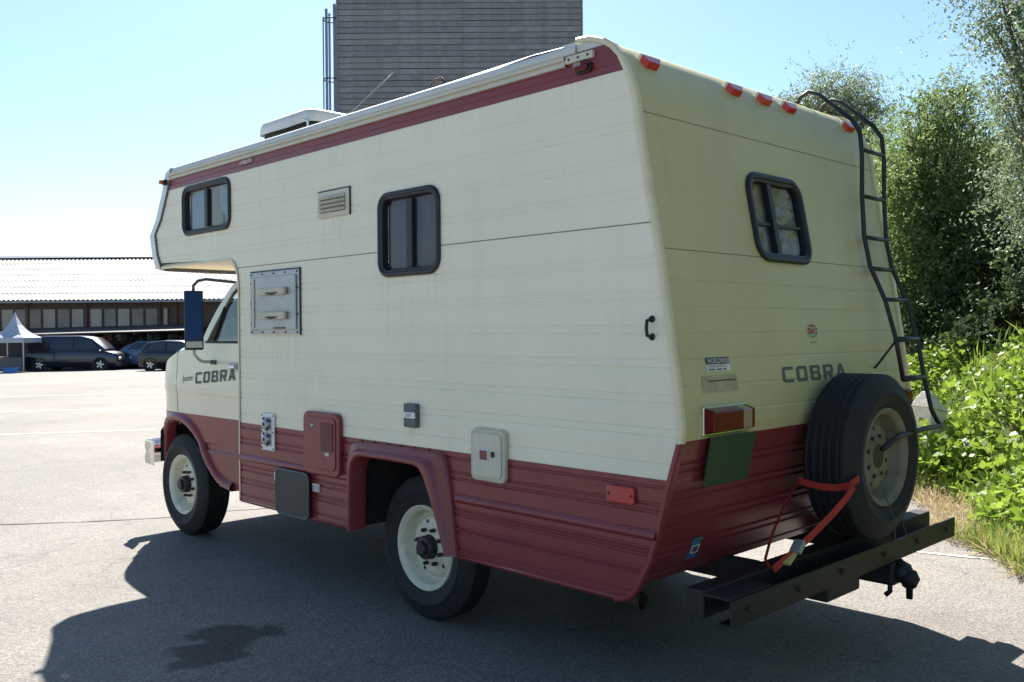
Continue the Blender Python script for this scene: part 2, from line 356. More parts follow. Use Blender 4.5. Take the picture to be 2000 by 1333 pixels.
def sheet_side(name, zr, grooves, m, y=1.0, depth=.0022, extra=(), proud=.0004):
    rows = {zr[0]: 0., zr[1]: 0.}
    for q in grooves:
        if zr[0]+.01 < q < zr[1]-.01:
            rows[q-.007] = proud; rows[q-.0025] = -depth; rows[q+.0025] = -depth; rows[q+.007] = 0.
    for z in [t[0] for t in rear_tab+front_tab]+[.60, .72, .80, .82, .86]+[w_[2]+.03 for w_ in (W1, W2)]+[w_[3]-.03 for w_ in (W1, W2)]+list(extra):
        if zr[0] < z < zr[1] and not any(abs(z-r) < .002 for r in rows):
            ks = sorted(rows); 
            for a, b in zip(ks, ks[1:]):
                if a < z < b: rows[z] = rows[a]+(rows[b]-rows[a])*(z-a)/(b-a); break
    zs = sorted(rows); mb = MB()
    def iv(z):
        xs = [(rear_x(z), front_x(z))]
        for h in side_holes(z):
            n = []
            for a, b in xs:
                if h[0] <= a or h[1] >= b: n.append((a, b)); continue
                n += [(a, h[0]), (h[1], b)]
            xs = n
        return sorted(xs)
    for a, b in zip(zs, zs[1:]):
        e = min(1e-5, (b-a)*.1); A = iv(a+e); B = iv(b-e)
        if len(A) != len(B): continue
        for (p0, p1), (q0, q1) in zip(A, B):
            mb.add([(p0, y+rows[a], a), (p1, y+rows[a], a), (q1, y+rows[b], b), (q0, y+rows[b], b)], [(0, 3, 2, 1)])
    return mb.build(name, m, MH, recalc=False)
cream_g = [.889+.0655*k for k in range(1, 40)]
cream_g = [z for k, z in enumerate(cream_g)]
sheet_side('siding_panel', (.889, 1.845), [.945, 1.045, 1.075, 1.17, 1.20, 1.30, 1.33, 1.43, 1.46, 1.56, 1.59, 1.69, 1.72], M['cream'])
sheet_side('siding_panel', (1.850, 2.44), [1.95, 1.98, 2.08, 2.11, 2.21, 2.24, 2.34], M['cream'])
sheet_side('maroon_stripe', (2.44, 2.556), [2.475], M['maroon'], y=1.002, depth=.002)
sheet_side('maroon_skirt_panel', (.405, .889), [.86, .795, .765, .628, .60, .52, .545, .445], M['maroon'], y=1.003, depth=.004, proud=.0015)
# dark backing line in the seam between the two cream sheets
M['seam'] = mat('seam_brown', (.33, .26, .17), .7)
MB().box((rear_x(1.85)+.02, .985, 1.844), (-.285, .9975, 1.851)).box((.185, .985, 1.844), (1.66, .9975, 1.851)).build('seam_backing', M['seam'], MH)
# protruding rub ridge along the skirt
for a, b in ((.47, 1.655), (-1.535, -.40)):
    q = [(1.001, .655), (1.016, .662), (1.020, .676), (1.012, .694), (1.001, .70)]
    MB().loft([[(a, y, z) for y, z in q], [(b, y, z) for y, z in q]], smooth=True).build('rub_ridge', M['maroon'], MH)
# lower edge roll of the skirt
for a, b in ((.47, 1.66), (-1.36, -.405)):
    MB().tube([(a, .993, .408), (b, .993, .408)], .014, 8).build('skirt_edge', M['maroon'], MH)
# shell: rear wall, roof, right side
prof_roof = [(2.60, 2.60), (2.2, 2.612), (1.2, 2.622), (0, 2.622), (-.9, 2.616), (-1.15, 2.608)]
mb = MB(); ysamp = [-1, -.99, -.965, -.93, -.6, 0, .6, .93, .965, .99, 1]; off = {1: .065, .99: .045, .965: .018, .93: .004, .6: 0, 0: 0}
rf = prof_roof+[(x, z) for z, x in rear_tab[::-1] if z > 2.34]
rings = []
for x, z in rf:
    g_ = []
    for yy in ysamp:
        o_ = off[abs(yy)]*(.25 if x < -.89 else 1)
        if z >= 2.55: g_.append((x, yy, z-o_))
        else: g_.append((x+o_*.15, yy, z-o_*max(0, (z-2.3)/.3)*.5))
    rings.append(g_)
mb.loft(rings[:len(prof_roof)], smooth=True); mb.build('roof', M['roof'], MH)
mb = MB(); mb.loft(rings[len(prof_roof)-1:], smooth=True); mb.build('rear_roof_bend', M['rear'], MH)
# rear panels with window hole
RW = (-.152, .313, 1.737, 2.122)
def sheet_rear(name, zr, grooves, m, d=.003):
    rows = {zr[0]: 0., zr[1]: 0.}
    for q in grooves:
        if zr[0]+.01 < q < zr[1]-.01: rows[q-.007] = .001; rows[q-.002] = -d; rows[q+.002] = -d; rows[q+.007] = 0.
    for z in [t[0] for t in rear_tab]+[RW[2]+.03, RW[3]-.03]:
        if zr[0] < z < zr[1] and not any(abs(z-r) < .002 for r in rows): rows[z] = 0.
    zs = sorted(rows); mb = MB()
    def iv(z):
        return [(-.985, RW[0]+.03), (RW[1]-.03, .985)] if RW[2]+.03 < z < RW[3]-.03 else [(-.985, .985)]
    for a, b in zip(zs, zs[1:]):
        mid = (a+b)/2
        for y0, y1 in iv(mid):
            mb.add([(rear_x(a)-rows[a], y0, a), (rear_x(a)-rows[a], y1, a), (rear_x(b)-rows[b], y1, b), (rear_x(b)-rows[b], y0, b)], [(0, 1, 2, 3)])
    return mb.build(name, m, MH, recalc=False)
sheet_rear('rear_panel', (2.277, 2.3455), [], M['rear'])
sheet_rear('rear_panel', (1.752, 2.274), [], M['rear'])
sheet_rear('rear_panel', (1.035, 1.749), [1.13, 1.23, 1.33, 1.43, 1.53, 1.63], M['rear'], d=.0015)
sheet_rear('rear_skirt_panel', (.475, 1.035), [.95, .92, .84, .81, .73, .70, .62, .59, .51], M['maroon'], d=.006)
for z in (1.7505, 2.2755): MB().box((rear_x(z)+.004, -.98, z-.004), (rear_x(z)+.012, .98, z+.004)).build('seam_backing', M['seam'], MH)
# right wall, floor, bulkhead, cabover floor
mb = MB(); n = 0
pts = [(x, z) for z, x in rear_tab]+[(x, z) for x, z in [(2.60, 2.58), (2.66, 2.43), (2.785, 2.247), (2.887, 2.147), (2.848, 1.998), (2.79, 1.907), (1.79, 1.906), (1.68, 1.83), (1.66, 1.73), (1.664, .405)]]
mb.add([(x, -1.0, min(z, 2.57)) for x, z in pts], [tuple(range(len(pts)))]); mb.build('right_wall', M['cream'], MH)
MB().box((-1.40, -.985, .49), (-.42, .985, .505)).box((.47, -.99, .44), (1.655, .99, .455)).box((-.4199, -.60, .44), (.4699, .60, .455)).build('floor', M['under'], MH)
MB().box((1.62, -.985, .42), (1.652, .985, .95)).box((1.62, -.985, .95), (1.652, -.6, 1.9)).box((1.62, .6, .95), (1.652, .985, 1.9)).build('bulkhead', M['trim'], MH)
MB().box((1.70, -.985, 1.912), (2.80, .985, 1.93)).build('cabover_floor', M['trim'], MH)
# edge moulding of the cab cut-out
mb = MB(); path = [(front_x(z), z) for z in (.41, .9, 1.4, 1.732, 1.80, 1.829, 1.862, 1.889)]+[(1.79, 1.905), (2.0, 1.907), (2.79, 1.907)]
mb.loft([[(x+dx, y, z+dz) for x, z in path] for y, dx, dz in ((1.004, -.009, .009), (1.009, -.009, .009), (1.009, .003, -.004), (.97, .003, -.004), (.97, -.006, .006))])
mb.build('cutout_moulding', M['trim'], MH)
MB().box((1.666, .90, .46), (1.672, .995, 1.73)).build('cab_joint_seal', M['rubber'], MH)
# front cap
mb = MB(); fp = [(z, x) for z, x in ((1.885, 2.72), (1.907, 2.79), (1.998, 2.848), (2.147, 2.887), (2.247, 2.785), (2.433, 2.672), (2.56, 2.615), (2.60, 2.58))]
rings = []
for yy, ex in ((1.003, -.012), (1.006, .012), (1.004, .085), (.988, .115), (.95, .14), (.8, .17), (0, .20), (-.8, .17), (-.95, .14), (-.988, .115), (-1.004, .085)):
    rings.append([(x+ex*(.55 if (z < 1.9 or z > 2.59) else 1), yy, z-(.012 if z > 2.59 else 0)) for z, x in fp])
mb.loft(rings, smooth=True); mb.build('front_cap', M['white'], MH)
mb = MB(); path = [(2.60, 2.585), (2.615, 2.56), (2.672, 2.433), (2.785, 2.247), (2.887, 2.147), (2.848, 1.998), (2.79, 1.905)]
mb.tube([(x-.012, 1.004, z) for x, z in path], .009, 6); mb.build('front_cap_moulding', M['grey'], MH)
MB().box((2.655, .97, 2.478), (2.70, 1.03, 2.515)).build('clearance_lamp_base', M['dark'], MH, bevel=.006)
MB().box((2.665, 1.03, 2.482), (2.70, 1.055, 2.511)).build('clearance_lamp', M['amber'], MH, bevel=.008)
MB().prism([(-1.08, 2.545), (-1.335, 2.545), (-1.29, 2.575), (-1.21, 2.598), (-1.08, 2.602)], .993, 1.0005, 'y').build('roof_corner_filler', M['roof'], MH)
# corner mouldings following the rear profile
def corner(s):
    zsplit = 1.03
    pr = [(x, z) for z, x in rear_tab]+[(-1.15, 2.606)]
    for nm, m, sel in (('corner_moulding', M['trim'], lambda z: z >= zsplit-.01), ('skirt_corner_moulding', M['maroon'], lambda z: z <= zsplit+.0)):
        q = [p for p in pr if sel(p[1])]
        if nm == 'corner_moulding': q = [(rear_x(zsplit), zsplit)]+[p for p in q if p[1] > zsplit]
        else: q = q+[(rear_x(zsplit-.003), zsplit-.003)]
        rings = []
        for i, (x, z) in enumerate(q):
            a = q[max(i-1, 0)]; b = q[min(i+1, len(q)-1)]; t = Vector((b[0]-a[0], b[1]-a[1])).normalized(); nx, nz_ = -t.y, t.x   # outward (rear)
            if nx > 0: nx, nz_ = -nx, -nz_
            if z >= 2.595: nx, nz_ = -.15, .98
            rings.append([(x-nx*.014, s*1.005, z-nz_*.014), (x-nx*.012, s*1.009, z-nz_*.012), (x+nx*.004, s*1.009, z+nz_*.004), (x+nx*.010, s*1.002, z+nz_*.010), (x+nx*.010, s*.982, z+nz_*.010), (x+nx*.001, s*.978, z+nz_*.001)])
        mb = MB(); mb.loft(rings, smooth=False); mb.build(nm, m, MH)
corner(1); corner(-1)
# drip rail under the roof edge
rail = [(1.000, 2.508), (1.018, 2.508), (1.018, 2.520), (1.010, 2.523), (1.010, 2.530), (1.022, 2.533), (1.022, 2.546), (1.004, 2.552)]
MB().loft([[(-1.10, y, z) for y, z in rail], [(2.62, y, z-.001) for y, z in rail]]).build('drip_rail', M['vent'], MH)
MB().box((-1.245, 1.002, 2.516), (-1.102, 1.016, 2.545)).build('drip_rail_end', M['vent'], MH)
for x in (-1.12, -1.17, -1.22): MB().lathe([(.001, 1.02), (.005, 1.019), (.005, 1.014)], 8, 'y', (x, 0, 2.531)).build('rivet', M['dark'], MH)
rm = [(1.004, 2.552), (1.010, 2.556), (1.006, 2.585), (.99, 2.598), (.975, 2.602)]
MB().loft([[(-1.15, y, z) for y, z in rm], [(2.60, y, z-.006) for y, z in rm]], smooth=True).build('roof_edge_flashing', M['roof'], MH)

# ---- windows
def window_side(x0, x1, z0, z1, split, right_curtain=None, dark=True):
    r = .075; W = empty('window', (0, 0, 0), 0, MH); N = 6; y = 1.0
    rings = []
    for d, yy in ((-.004, y+.001), (-.004, y+.010), (.006, y+.016), (.014, y+.016), (.020, y+.010), (.028, y+.009), (.032, y+.004), (.032, y-.03)):
        rings.append([(px, yy, pz) for px, pz in inset_rr(x0, x1, z0, z1, r, d, N)])
    for q in rings: q.append(q[0])
    MB().loft(rings).build('window_frame', M['frame'], W)
    MB().box((split-.022, y-.02, z0+.04), (split+.022, y+.006, z1-.04)).build('window_mullion', M['frame'], W, bevel=.004)
    MB().add([(x0+.04, y-.012, z0+.04), (split-.02, y-.012, z0+.04), (split-.02, y-.012, z1-.04), (x0+.04, y-.012, z1-.04)], [(0, 1, 2, 3)]).build('window_pane', M['glass'], W)
    MB().add([(x1-.04, y-.02, z0+.04), (split+.02, y-.02, z0+.04), (split+.02, y-.02, z1-.04), (x1-.04, y-.02, z1-.04)], [(0, 1, 2, 3)]).build('window_pane', M['glass'], W)
    return W
Wa = window_side(*W1, 2.085); Wb = window_side(*W2, -.06)
def curtain(parent, x0, x1, z0, z1, m, y=.93, folds=7, amp=.012, cut=None):
    mb = MB(); n = folds*6; top = []; bot = []
    for k in range(n+1):
        t = k/n; x = x0+(x1-x0)*t; yy = y+amp*math.sin(t*folds*2*math.pi)
        zb = z0 if cut is None else z0+(z1-z0)*max(0, min(.97, cut(t)))
        top.append((x, yy, z1)); bot.append((x, yy, zb))
    mb.loft([top, bot], smooth=True); return mb.build('curtain', m, parent)
curtain(Wb, -.27, .17, 1.73, 2.12, M['curtaindark'], y=.955, folds=9, amp=.008)
curtain(Wa, 1.77, 1.99, 2.12, 2.41, M['curtain'], y=.955, folds=4, amp=.008, cut=lambda t: 1.1*(t-.45))
MB().box((2.10, .955, 2.11), (2.40, .965, 2.385)).build('blind_board', mat('grey_blind', (.48, .50, .52), .8), Wa)
MB().lathe([(.0, .08), (.03, .07), (.045, .03), (.05, 0), (.05, -.12)], 14, 'z', (1.99, .88, 2.22)).build('ornament', M['seat'], Wa)
# rear window
def window_rear(y0, y1, z0, z1, split):
    r = .085; W = empty('window', (0, 0, 0), 0, MH); rings = []
    def X(z, d): return rear_x(min(max(z, 1.2), 2.3))-d
    for d, xx in ((-.004, .001), (-.004, .011), (.006, .017), (.018, .017), (.026, .010), (.036, .007), (.036, -.025)):
        q = [(X(pz, xx), py, pz) for py, pz in inset_rr(y0, y1, z0, z1, r, d, 6)]; q.append(q[0]); rings.append(q)
    MB().loft(rings).build('window_frame', M['frame'], W)
    def quad(a, b, c, d, off, nm, m): MB().add([(X(c, off), a, c), (X(c, off), b, c), (X(d, off), b, d), (X(d, off), a, d)], [(0, 1, 2, 3)]).build(nm, m, W)
    q = MB(); za, zb = z0+.04, z1-.04
    q.add([(X(z, o), y, z) for z in (za, zb) for o in (-.02, .008) for y in (split-.016, split+.016)], [(0, 1, 3, 2), (4, 6, 7, 5), (0, 4, 5, 1), (2, 3, 7, 6), (0, 2, 6, 4), (1, 5, 7, 3)]); q.build('window_mullion', M['frame'], W)
    zm = 1.90
    q = MB(); q.box((X(zm, .0), split+.016, zm-.007), (X(zm, -.02), y1-.04, zm+.007)).box((X(zm, .0), y0+.04, zm-.007), (X(zm, -.02), split-.016, zm+.007)); q.build('window_bar', M['frame'], W)
    quad(y0+.04, split-.015, za, zb, -.010, 'window_pane', M['rearglass']); quad(split+.015, y1-.04, za, zb, -.014, 'window_pane', M['rearglass'])
    mb = MB(); top = []; bot = []
    for k in range(61):
        t = k/60; y = y0+.02+(y1-y0-.04)*t; o = -.035-.006*math.sin(t*50); top.append((X(zb, o), y, zb)); bot.append((X(za, o), y, za))
    mb.loft([top, bot], smooth=True).build('curtain', mat('ochre_net_curtain', (.34, .31, .22), .9, var=.15, scale=30), W)
window_rear(*RW, .13)

# ---- fittings on the left side
def plate(name, x0, x1, z0, z1, r, y0, y1, m, parent=MH, bevel=.004):
    mb = MB(); p0 = rrect(x0, x1, z0, z1, r, 4); mb.prism(p0, y0, y1, 'y'); return mb.build(name, m, parent, bevel=bevel)
def screws(parent, pts, y, r=.006, m=None):
    for x, z in pts: MB().lathe([(0.0005, y+.003), (r*.7, y+.003), (r, y)], 8, 'y', (x, 0, z)).build('screw', m or M['dark'], parent)
# range vent
v = empty('vent_cover', parent=MH)
plate('vent_frame', .443, .742, 2.064, 2.205, .012, 1.0005, 1.012, M['vent'], v)
MB().box((.475, 1.0125, 2.09), (.71, 1.0135, 2.18)).build('vent_recess', M['dark'], v)
for k in range(4):
    z = 2.093+.0225*k
    MB().add([(.472, 1.016, z), (.713, 1.016, z), (.713, 1.030, z+.004), (.472, 1.030, z+.004), (.472, 1.016, z+.018), (.713, 1.016, z+.018)], [(0, 1, 2, 3), (3, 2, 5, 4), (0, 3, 4), (1, 5, 2), (0, 4, 5, 1)]).build('vent_slat', M['vent'], v)
MB().box((.438, 1.001, 2.206), (.746, 1.008, 2.211)).box((.436, 1.001, 2.062), (.4405, 1.008, 2.209)).build('sealant', M['dark'], v)
# fridge vent panel
v = empty('fridge_vent_panel', parent=MH)
plate('panel_frame', .940, 1.500, 1.436, 1.806, .006, 1.0005, 1.012, M['alu'], v)
plate('vent_door', .965, 1.470, 1.462, 1.775, .006, 1.012, 1.022, M['alu'], v)
MB().box((1.425, 1.0225, 1.475), (1.445, 1.027, 1.765)).build('edge_strip', M['beige'], v)
for z in (1.685, 1.545):
    h = MB(); h.prism(rrect(1.05, 1.355, z-.022, z+.022, .008, 3), 1.023, 1.045, 'y'); hb = h.build('vent_grip', M['beige'], v, bevel=.006)
    MB().prism([(1.12+.14*t, z-.010-.012*math.sin(math.pi*t)) for t in [k/8 for k in range(9)]]+[(1.26-.14*t, z-.006) for t in [k/8 for k in range(9)]], 1.046, 1.048, 'y').build('grip_slot', M['dark'], hb)
screws(v, [(.96+.13*k, 1.448) for k in range(5)]+[(.96+.13*k, 1.792) for k in range(5)]+[(1.487, 1.5), (1.487, 1.62), (1.487, 1.74), (.952, 1.55), (.952, 1.7)], 1.0125, .007)
MB().box((.934, 1.001, 1.43), (.9385, 1.010, 1.812)).box((.934, 1.001, 1.808), (1.503, 1.010, 1.813)).build('sealant', M['dark'], v)
MB().box((1.08, 1.0225, 1.468), (1.20, 1.028, 1.476)).build('latch_slot', M['dark'], v)
# furnace exhaust plate
v = empty('heater_exhaust', parent=MH)
plate('exhaust_plate', 1.228, 1.378, .747, .968, .006, 1.004, 1.014, M['white'], v)
plate('exhaust_recess', 1.258, 1.345, .772, .945, .01, 1.0145, 1.016, M['alu'], v)
for z in (.905, .815):
    MB().lathe([(.012, 1.040), (.030, 1.038), (.033, 1.017)], 16, 'y', (1.30, 0, z)).build('exhaust_ring', M['alu'], v)
    MB().lathe([(.0005, 1.018), (.030, 1.018)], 16, 'y', (1.30, 0, z)).build('exhaust_opening', M['dark'], v)
    for a in (35, 125, 215, 305):
        MB().box((.012, -.004, -.006), (.045, .004, .006), Matrix.Translation((1.30, 1.03, z)) @ Matrix.Rotation(R(a), 4, 'Y')).build('exhaust_vane', M['dark'], v)
screws(v, [(1.24, .76), (1.366, .76), (1.24, .955), (1.366, .955), (1.24, .857), (1.366, .857)], 1.0145, .006)
# red heater hatch
v = empty('heater_hatch', parent=MH)
mb = MB(); mb.prism(rrect(.527, .883, .665, 1.010, .045, 5), 1.001, 1.030, 'y'); mb.build('hatch_frame', M['maroon'], v, bevel=.008)
mb = MB(); mb.prism(rrect(.556, .852, .70, .982, .03, 5), 1.0305, 1.036, 'y'); mb.build('hatch_lid', M['maroon'], v, bevel=.003)
gr = MB().box((.575, 1.0365, .80), (.695, 1.0375, .955)).build('hatch_grille', mat('grille_brown', (.10, .035, .035), .6), v)
for k in range(14):
    z = .806+.0108*k; MB().box((.575, 1.0378, z), (.695, 1.042, z+.005)).build('grille_slat', M['maroon'], gr)
MB().box((.61, 1.0365, .778), (.65, 1.039, .797)).build('hatch_tag', M['alu'], v)
MB().lathe([(.0005, 1.043), (.010, 1.042), (.013, 1.036)], 12, 'y', (.775, 0, .935)).build('hatch_lock', M['alu'], v)
# black flap hatch hanging at the skirt edge
v = empty('flap_door', parent=MH)
mb = MB(); mb.prism(rrect(.835, 1.178, .405, .655, .035, 5), 1.02, 1.034, 'y'); mb.build('flap_panel', M['flap'], v, bevel=.005)
q = rrect(.833, 1.180, .403, .657, .036, 5); MB().tube([(x, 1.03, z) for x, z in q], .007, 6, closed=True).build('flap_edge_bead', M['grey'], v)
for x0, x1 in ((1.185, 1.235), (.755, .820)):
    z = .585 if x0 > 1 else .565
    b = MB().box((x0, 1.004, z), (x1, 1.012, z+.042)).build('latch_plate', M['white'], MH)
    MB().box((x0+.008, 1.0125, z+.006), (x1-.008, 1.016, z+.036)).build('latch_insert', M['alu'], b)
# 230 V socket
v = empty('power_socket', parent=MH)
mb = MB(); mb.prism(rrect(-.126, -.034, .982, 1.097, .006, 3), 1.0, 1.03, 'y'); mb.build('socket_lid', M['grey'], v, bevel=.004)
MB().box((-.128, 1.0305, 1.028), (-.045, 1.036, 1.056)).build('socket_label', M['white'], v)
# gas locker hatch
v = empty('gas_hatch', parent=MH)
mb = MB(); mb.prism(rrect(-.742, -.519, .780, 1.014, .032, 5), 1.001, 1.026, 'y'); mb.build('hatch_frame', M['beige'], v, bevel=.008)
mb = MB(); mb.prism(rrect(-.722, -.538, .800, .994, .024, 5), 1.0265, 1.032, 'y'); mb.build('hatch_lid', M['vent'], v, bevel=.003)
mb = MB().box((-.645, 1.0325, .872), (-.588, 1.036, .925)).build('emblem_rim', M['white'], v)
MB().box((-.640, 1.0365, .877), (-.593, 1.038, .920)).build('emblem', mat('emblem_maroon', (.25, .07, .06), .6), v)
mb = MB(); mb.prism(rrect(-.684, -.664, .893, .918, .006, 3), 1.0325, 1.040, 'y'); mb.build('hatch_lock', M['dark'], v, bevel=.003)
# side marker and grab handle
v = empty('side_marker', parent=MH)
mb = MB(); mb.prism(rrect(-1.44, -1.305, .780, .848, .012, 3), 1.004, 1.020, 'y'); mb.build('marker_lens', M['sidemark'], v, bevel=.006)
screws(v, [(-1.318, .815), (-1.428, .815)], 1.0205, .006)
mb = MB(); mb.tube([(-1.517, 1.0, 1.487), (-1.517, 1.032, 1.480), (-1.517, 1.036, 1.452), (-1.517, 1.032, 1.425), (-1.517, 1.0, 1.418)], .007, 8); gh = mb.build('grab_handle', M['dark'], MH)
MB().lathe([(.0005, 1.008), (.012, 1.007), (.014, 1.0)], 10, 'y', (-1.517, 0, 1.486)).build('handle_foot', M['dark'], gh); MB().lathe([(.0005, 1.008), (.012, 1.007), (.014, 1.0)], 10, 'y', (-1.517, 0, 1.419)).build('handle_foot', M['dark'], gh)
# upper rear side clearance lamp
v = empty('upper_side_lamp', parent=MH)
mb = MB(); mb.prism(rrect(-1.235, -1.150, 2.463, 2.522-.014, .018, 4), 1.003, 1.016, 'y'); mb.build('lamp_base', M['dark'], v, bevel=.004)
mb = MB(); mb.prism(rrect(-1.228, -1.157, 2.470, 2.501, .014, 4), 1.0165, 1.034, 'y'); mb.build('lamp_lens', M['redlens'], v, bevel=.009)
mb = MB(); mb.prism(rrect(-1.200, -1.160, 2.488, 2.502, .006, 4), 1.0345, 1.0365, 'y'); mb.build('lamp_window', M['clear'], v)
# patch of torn sticker on the stripe
MB().prism([(1.47, 2.478), (1.55, 2.474), (1.60, 2.480), (1.62, 2.474), (1.625, 2.497), (1.57, 2.503), (1.53, 2.498), (1.50, 2.504), (1.465, 2.498)], 1.0055, 1.0065, 'y').build('torn_sticker', mat('torn_sticker', (.45, .33, .36), .7, var=.3, scale=60), MH)
# rear wheel arch trim
outer = [(.462, .41), (.462, .60), (.460, .78), (.448, .83), (.42, .866), (.385, .878), (0, .880), (-.29, .880), (-.320, .872), (-.338, .845), (-.365, .70), (-.388, .55), (-.41, .41)]
inner = [(.405, .41), (.402, .60), (.392, .72), (.375, .765), (.345, .795), (.305, .808), (.05, .808), (-.12, .806), (-.165, .795), (-.20, .76), (-.262, .64), (-.318, .52), (-.362, .41)]
def mixp(t): return [(a+(c-a)*t, b+(d-b)*t) for (a, b), (c, d) in zip(outer, inner)]
mb = MB(); mb.loft([[(x, y, z) for x, z in mixp(t)] for t, y in ((0, 1.002), (.02, 1.022), (.12, 1.028), (.42, 1.028), (.52, 1.034), (.60, 1.05), (.72, 1.056), (.9, 1.056), (1.0, 1.048), (1.02, .95))], smooth=True)
mb.build('wheel_arch_trim', M['maroon'], MH)
screws(MH, [(.35-.11*k, .884) for k in range(6)], 1.005, .006)
mb = MB(); mb.add([(x, .985, z) for x, z in [(-.41, .41), (-.30, .85), (.42, .86), (.46, .41)]]+[(x, .40, z) for x, z in [(-.41, .41), (-.30, .85), (.42, .86), (.46, .41)]], [(0, 1, 5, 4), (1, 2, 6, 5), (2, 3, 7, 6), (4, 5, 6, 7)]); mb.build('wheel_housing', M['under'], MH)
# underbody
mb = MB()
for y in (-.42, .42): mb.box((-1.60, y-.03, .40), (3.1, y+.03, .488))
mb.tube([(0, -.75, .36), (0, .75, .36)], .05, 10); mb.tube([(2.77, -.75, .34), (2.77, .75, .34)], .035, 8); mb.lathe([(.01, -.14), (.13, -.06), (.13, .06), (.01, .14)], 14, 'y', (0, 0, .36))
mb.build('chassis', M['under'], MH)
mb = MB(); mb.tube([(1.0, .2, .36), (-.4, .3, .33), (-.8, .62, .30), (-1.05, .68, .31), (-1.22, .68, .30)], .035, 10, cap=False); mb.build('exhaust_pipe', M['rust'], MH)
MB().box((-.95, .0, .34), (-.45, .40, .48)).build('tank', M['under'], MH, bevel=.02)

# ---- wheels
def wheel(name, c, out, parent=MH, axis='y', spare=False, wf=1.0):
    W = empty(name, (0, 0, 0), 0, parent); w_ = .225
    r0 = .209; T = [(r0, -.02), (r0+.012, -.006), (.25, .004), (.275, .010), (.277, .013), (.281, .013), (.283, .010), (.315, .006), (.335, -.008), (.348, -.016), (.356, -.024)]
    x = -.024; T2 = []
    for gk in range(5):
        a = x-.026
        T2 += [(.359, x-.002), (.3605, a+.004), (.350, a+.002), (.350, a-.006), (.3605, a-.008)]; x = a-.008
    T2 += [(.3605, -.195), (.356, -.200), (.346, -.208), (.315, -.228), (.275, -.232), (.235, -.215), (r0, -.185)]
    T2 = [(r, -.024+(a+.024)*wf) for r, a in T2]; prof = [(r, c[1]+out*a) if axis == 'y' else (r, c[0]+out*a) for r, a in T+T2]
    cc = (c[0], 0, c[2]) if axis == 'y' else (0, c[1], c[2])
    ty = MB(); ty.lathe(prof, 72, axis, cc); ty.build('tyre', M['tyre'], W)
    A = lambda a: (c[1] if axis == 'y' else c[0])+out*a
    rim = [(.231, -.03), (.231, -.004), (.226, .002), (.219, -.004), (.211, -.013), (.203, -.016), (.198, -.030), (.190, -.078), (.182, -.088), (.172, -.090), (.170, -.080), (.163, -.070), (.152, -.056), (.130, -.050), (.105, -.054), (.085, -.046), (.070, -.042), (.0005, -.042)]
    rim = [(r*.93, a) for r, a in rim]
    ri = MB(); ri.lathe([(r, A(a)) for r, a in rim], 56, axis, cc); ri.lathe([(.214, A(-.03)), (.20, A(-.03-.14*wf)), (.10, A(-.03-.13*wf)), (.0005, A(-.03-.13*wf))], 40, axis, cc); rb = ri.build('rim', M['rimdirtyshade'] if spare else M['rim'], W)
    def P(r, t, a): return (c[0]+r*math.cos(t), A(a), c[2]+r*math.sin(t)) if axis == 'y' else (A(a), c[1]+r*math.cos(t), c[2]+r*math.sin(t))
    if not spare:
        hb = [(.0005, .024), (.030, .024), (.035, .020), (.037, .004), (.054, .002), (.060, -.006), (.060, -.036), (.064, -.043)]
        h = MB(); h.lathe([(r, A(a)) for r, a in hb], 14, axis, cc, smooth=False); h.build('hub', M['dark'], W)
    else:
        h = MB(); h.lathe([(.052, A(-.0405)), (.0005, A(-.0405))], 20, axis, cc); h.build('hub_hole', M['dark'], W)
    for k in range(8):
        t = 2*math.pi*k/8+.3
        p0, p1 = P(.089, t, -.05), P(.089, t, -.024 if not spare else -.043); MB().tube([p0, p1], .0105 if not spare else .010, 6).build('lug_nut' if not spare else 'bolt_hole', M['rust'] if not spare else M['dark'], W)
    for k in range(5):
        t = 2*math.pi*k/5+.1
        s = MB(); s.add([P(.128+dr, t+dt, -.0490) for dr, dt in ((-.010, -.07), (.008, -.06), (.008, .06), (-.010, .07))], [(0, 1, 2, 3)]); s.build('rim_slot', M['dark'], W)
    p0, p1 = P(.195, 2.0, -.075), P(.188, 2.0, -.035); MB().tube([p0, p1], .005, 6).build('valve', M['dark'], W)
    return W
wheel('wheel', (0, .885, .36), 1, wf=.62); wheel('wheel', (2.77, .875, .36), 1, wf=.9); wheel('wheel', (0, -.885, .36), -1, wf=.62); wheel('wheel', (2.77, -.875, .36), -1, wf=.9)

# ---- cab
hood_edge = lerp_tab([(1.66, 1.383), (2.31, 1.383), (2.50, 1.36), (2.712, 1.318), (2.93, 1.243), (3.05, 1.175), (3.12, 1.125), (3.19, 1.09), (3.22, 1.06)])
def caby(x, z):
    y = .932
    if z > 1.075: y -= (z-1.075)*.07
    elif z > 1.03: y -= .0
    elif z > .70: y -= .006+.012*max(0, (1.03-z)/.33)
    else: y -= .024 if z > .655 else .014
    if z < .655: y -= (.655-z)*.05
    if x > 2.80: y -= ((x-2.80)/.40)**2*.16
    return y
ARC = (2.77, .40, .405)
arc_b = lerp_tab([(.40, 2.10), (.46, 2.14), (.50, 2.19), (.55, 2.26), (.60, 2.31), (.68, 2.38), (.75, 2.46), (.795, 2.55), (.82, 2.66), (.828, 2.76)])
arc_f = lerp_tab([(.40, 3.06), (.60, 3.05), (.68, 3.02), (.74, 2.97), (.79, 2.89), (.82, 2.80), (.828, 2.77)])
def arch_iv(z): return None if z > .828 else (arc_b(z), arc_f(z))
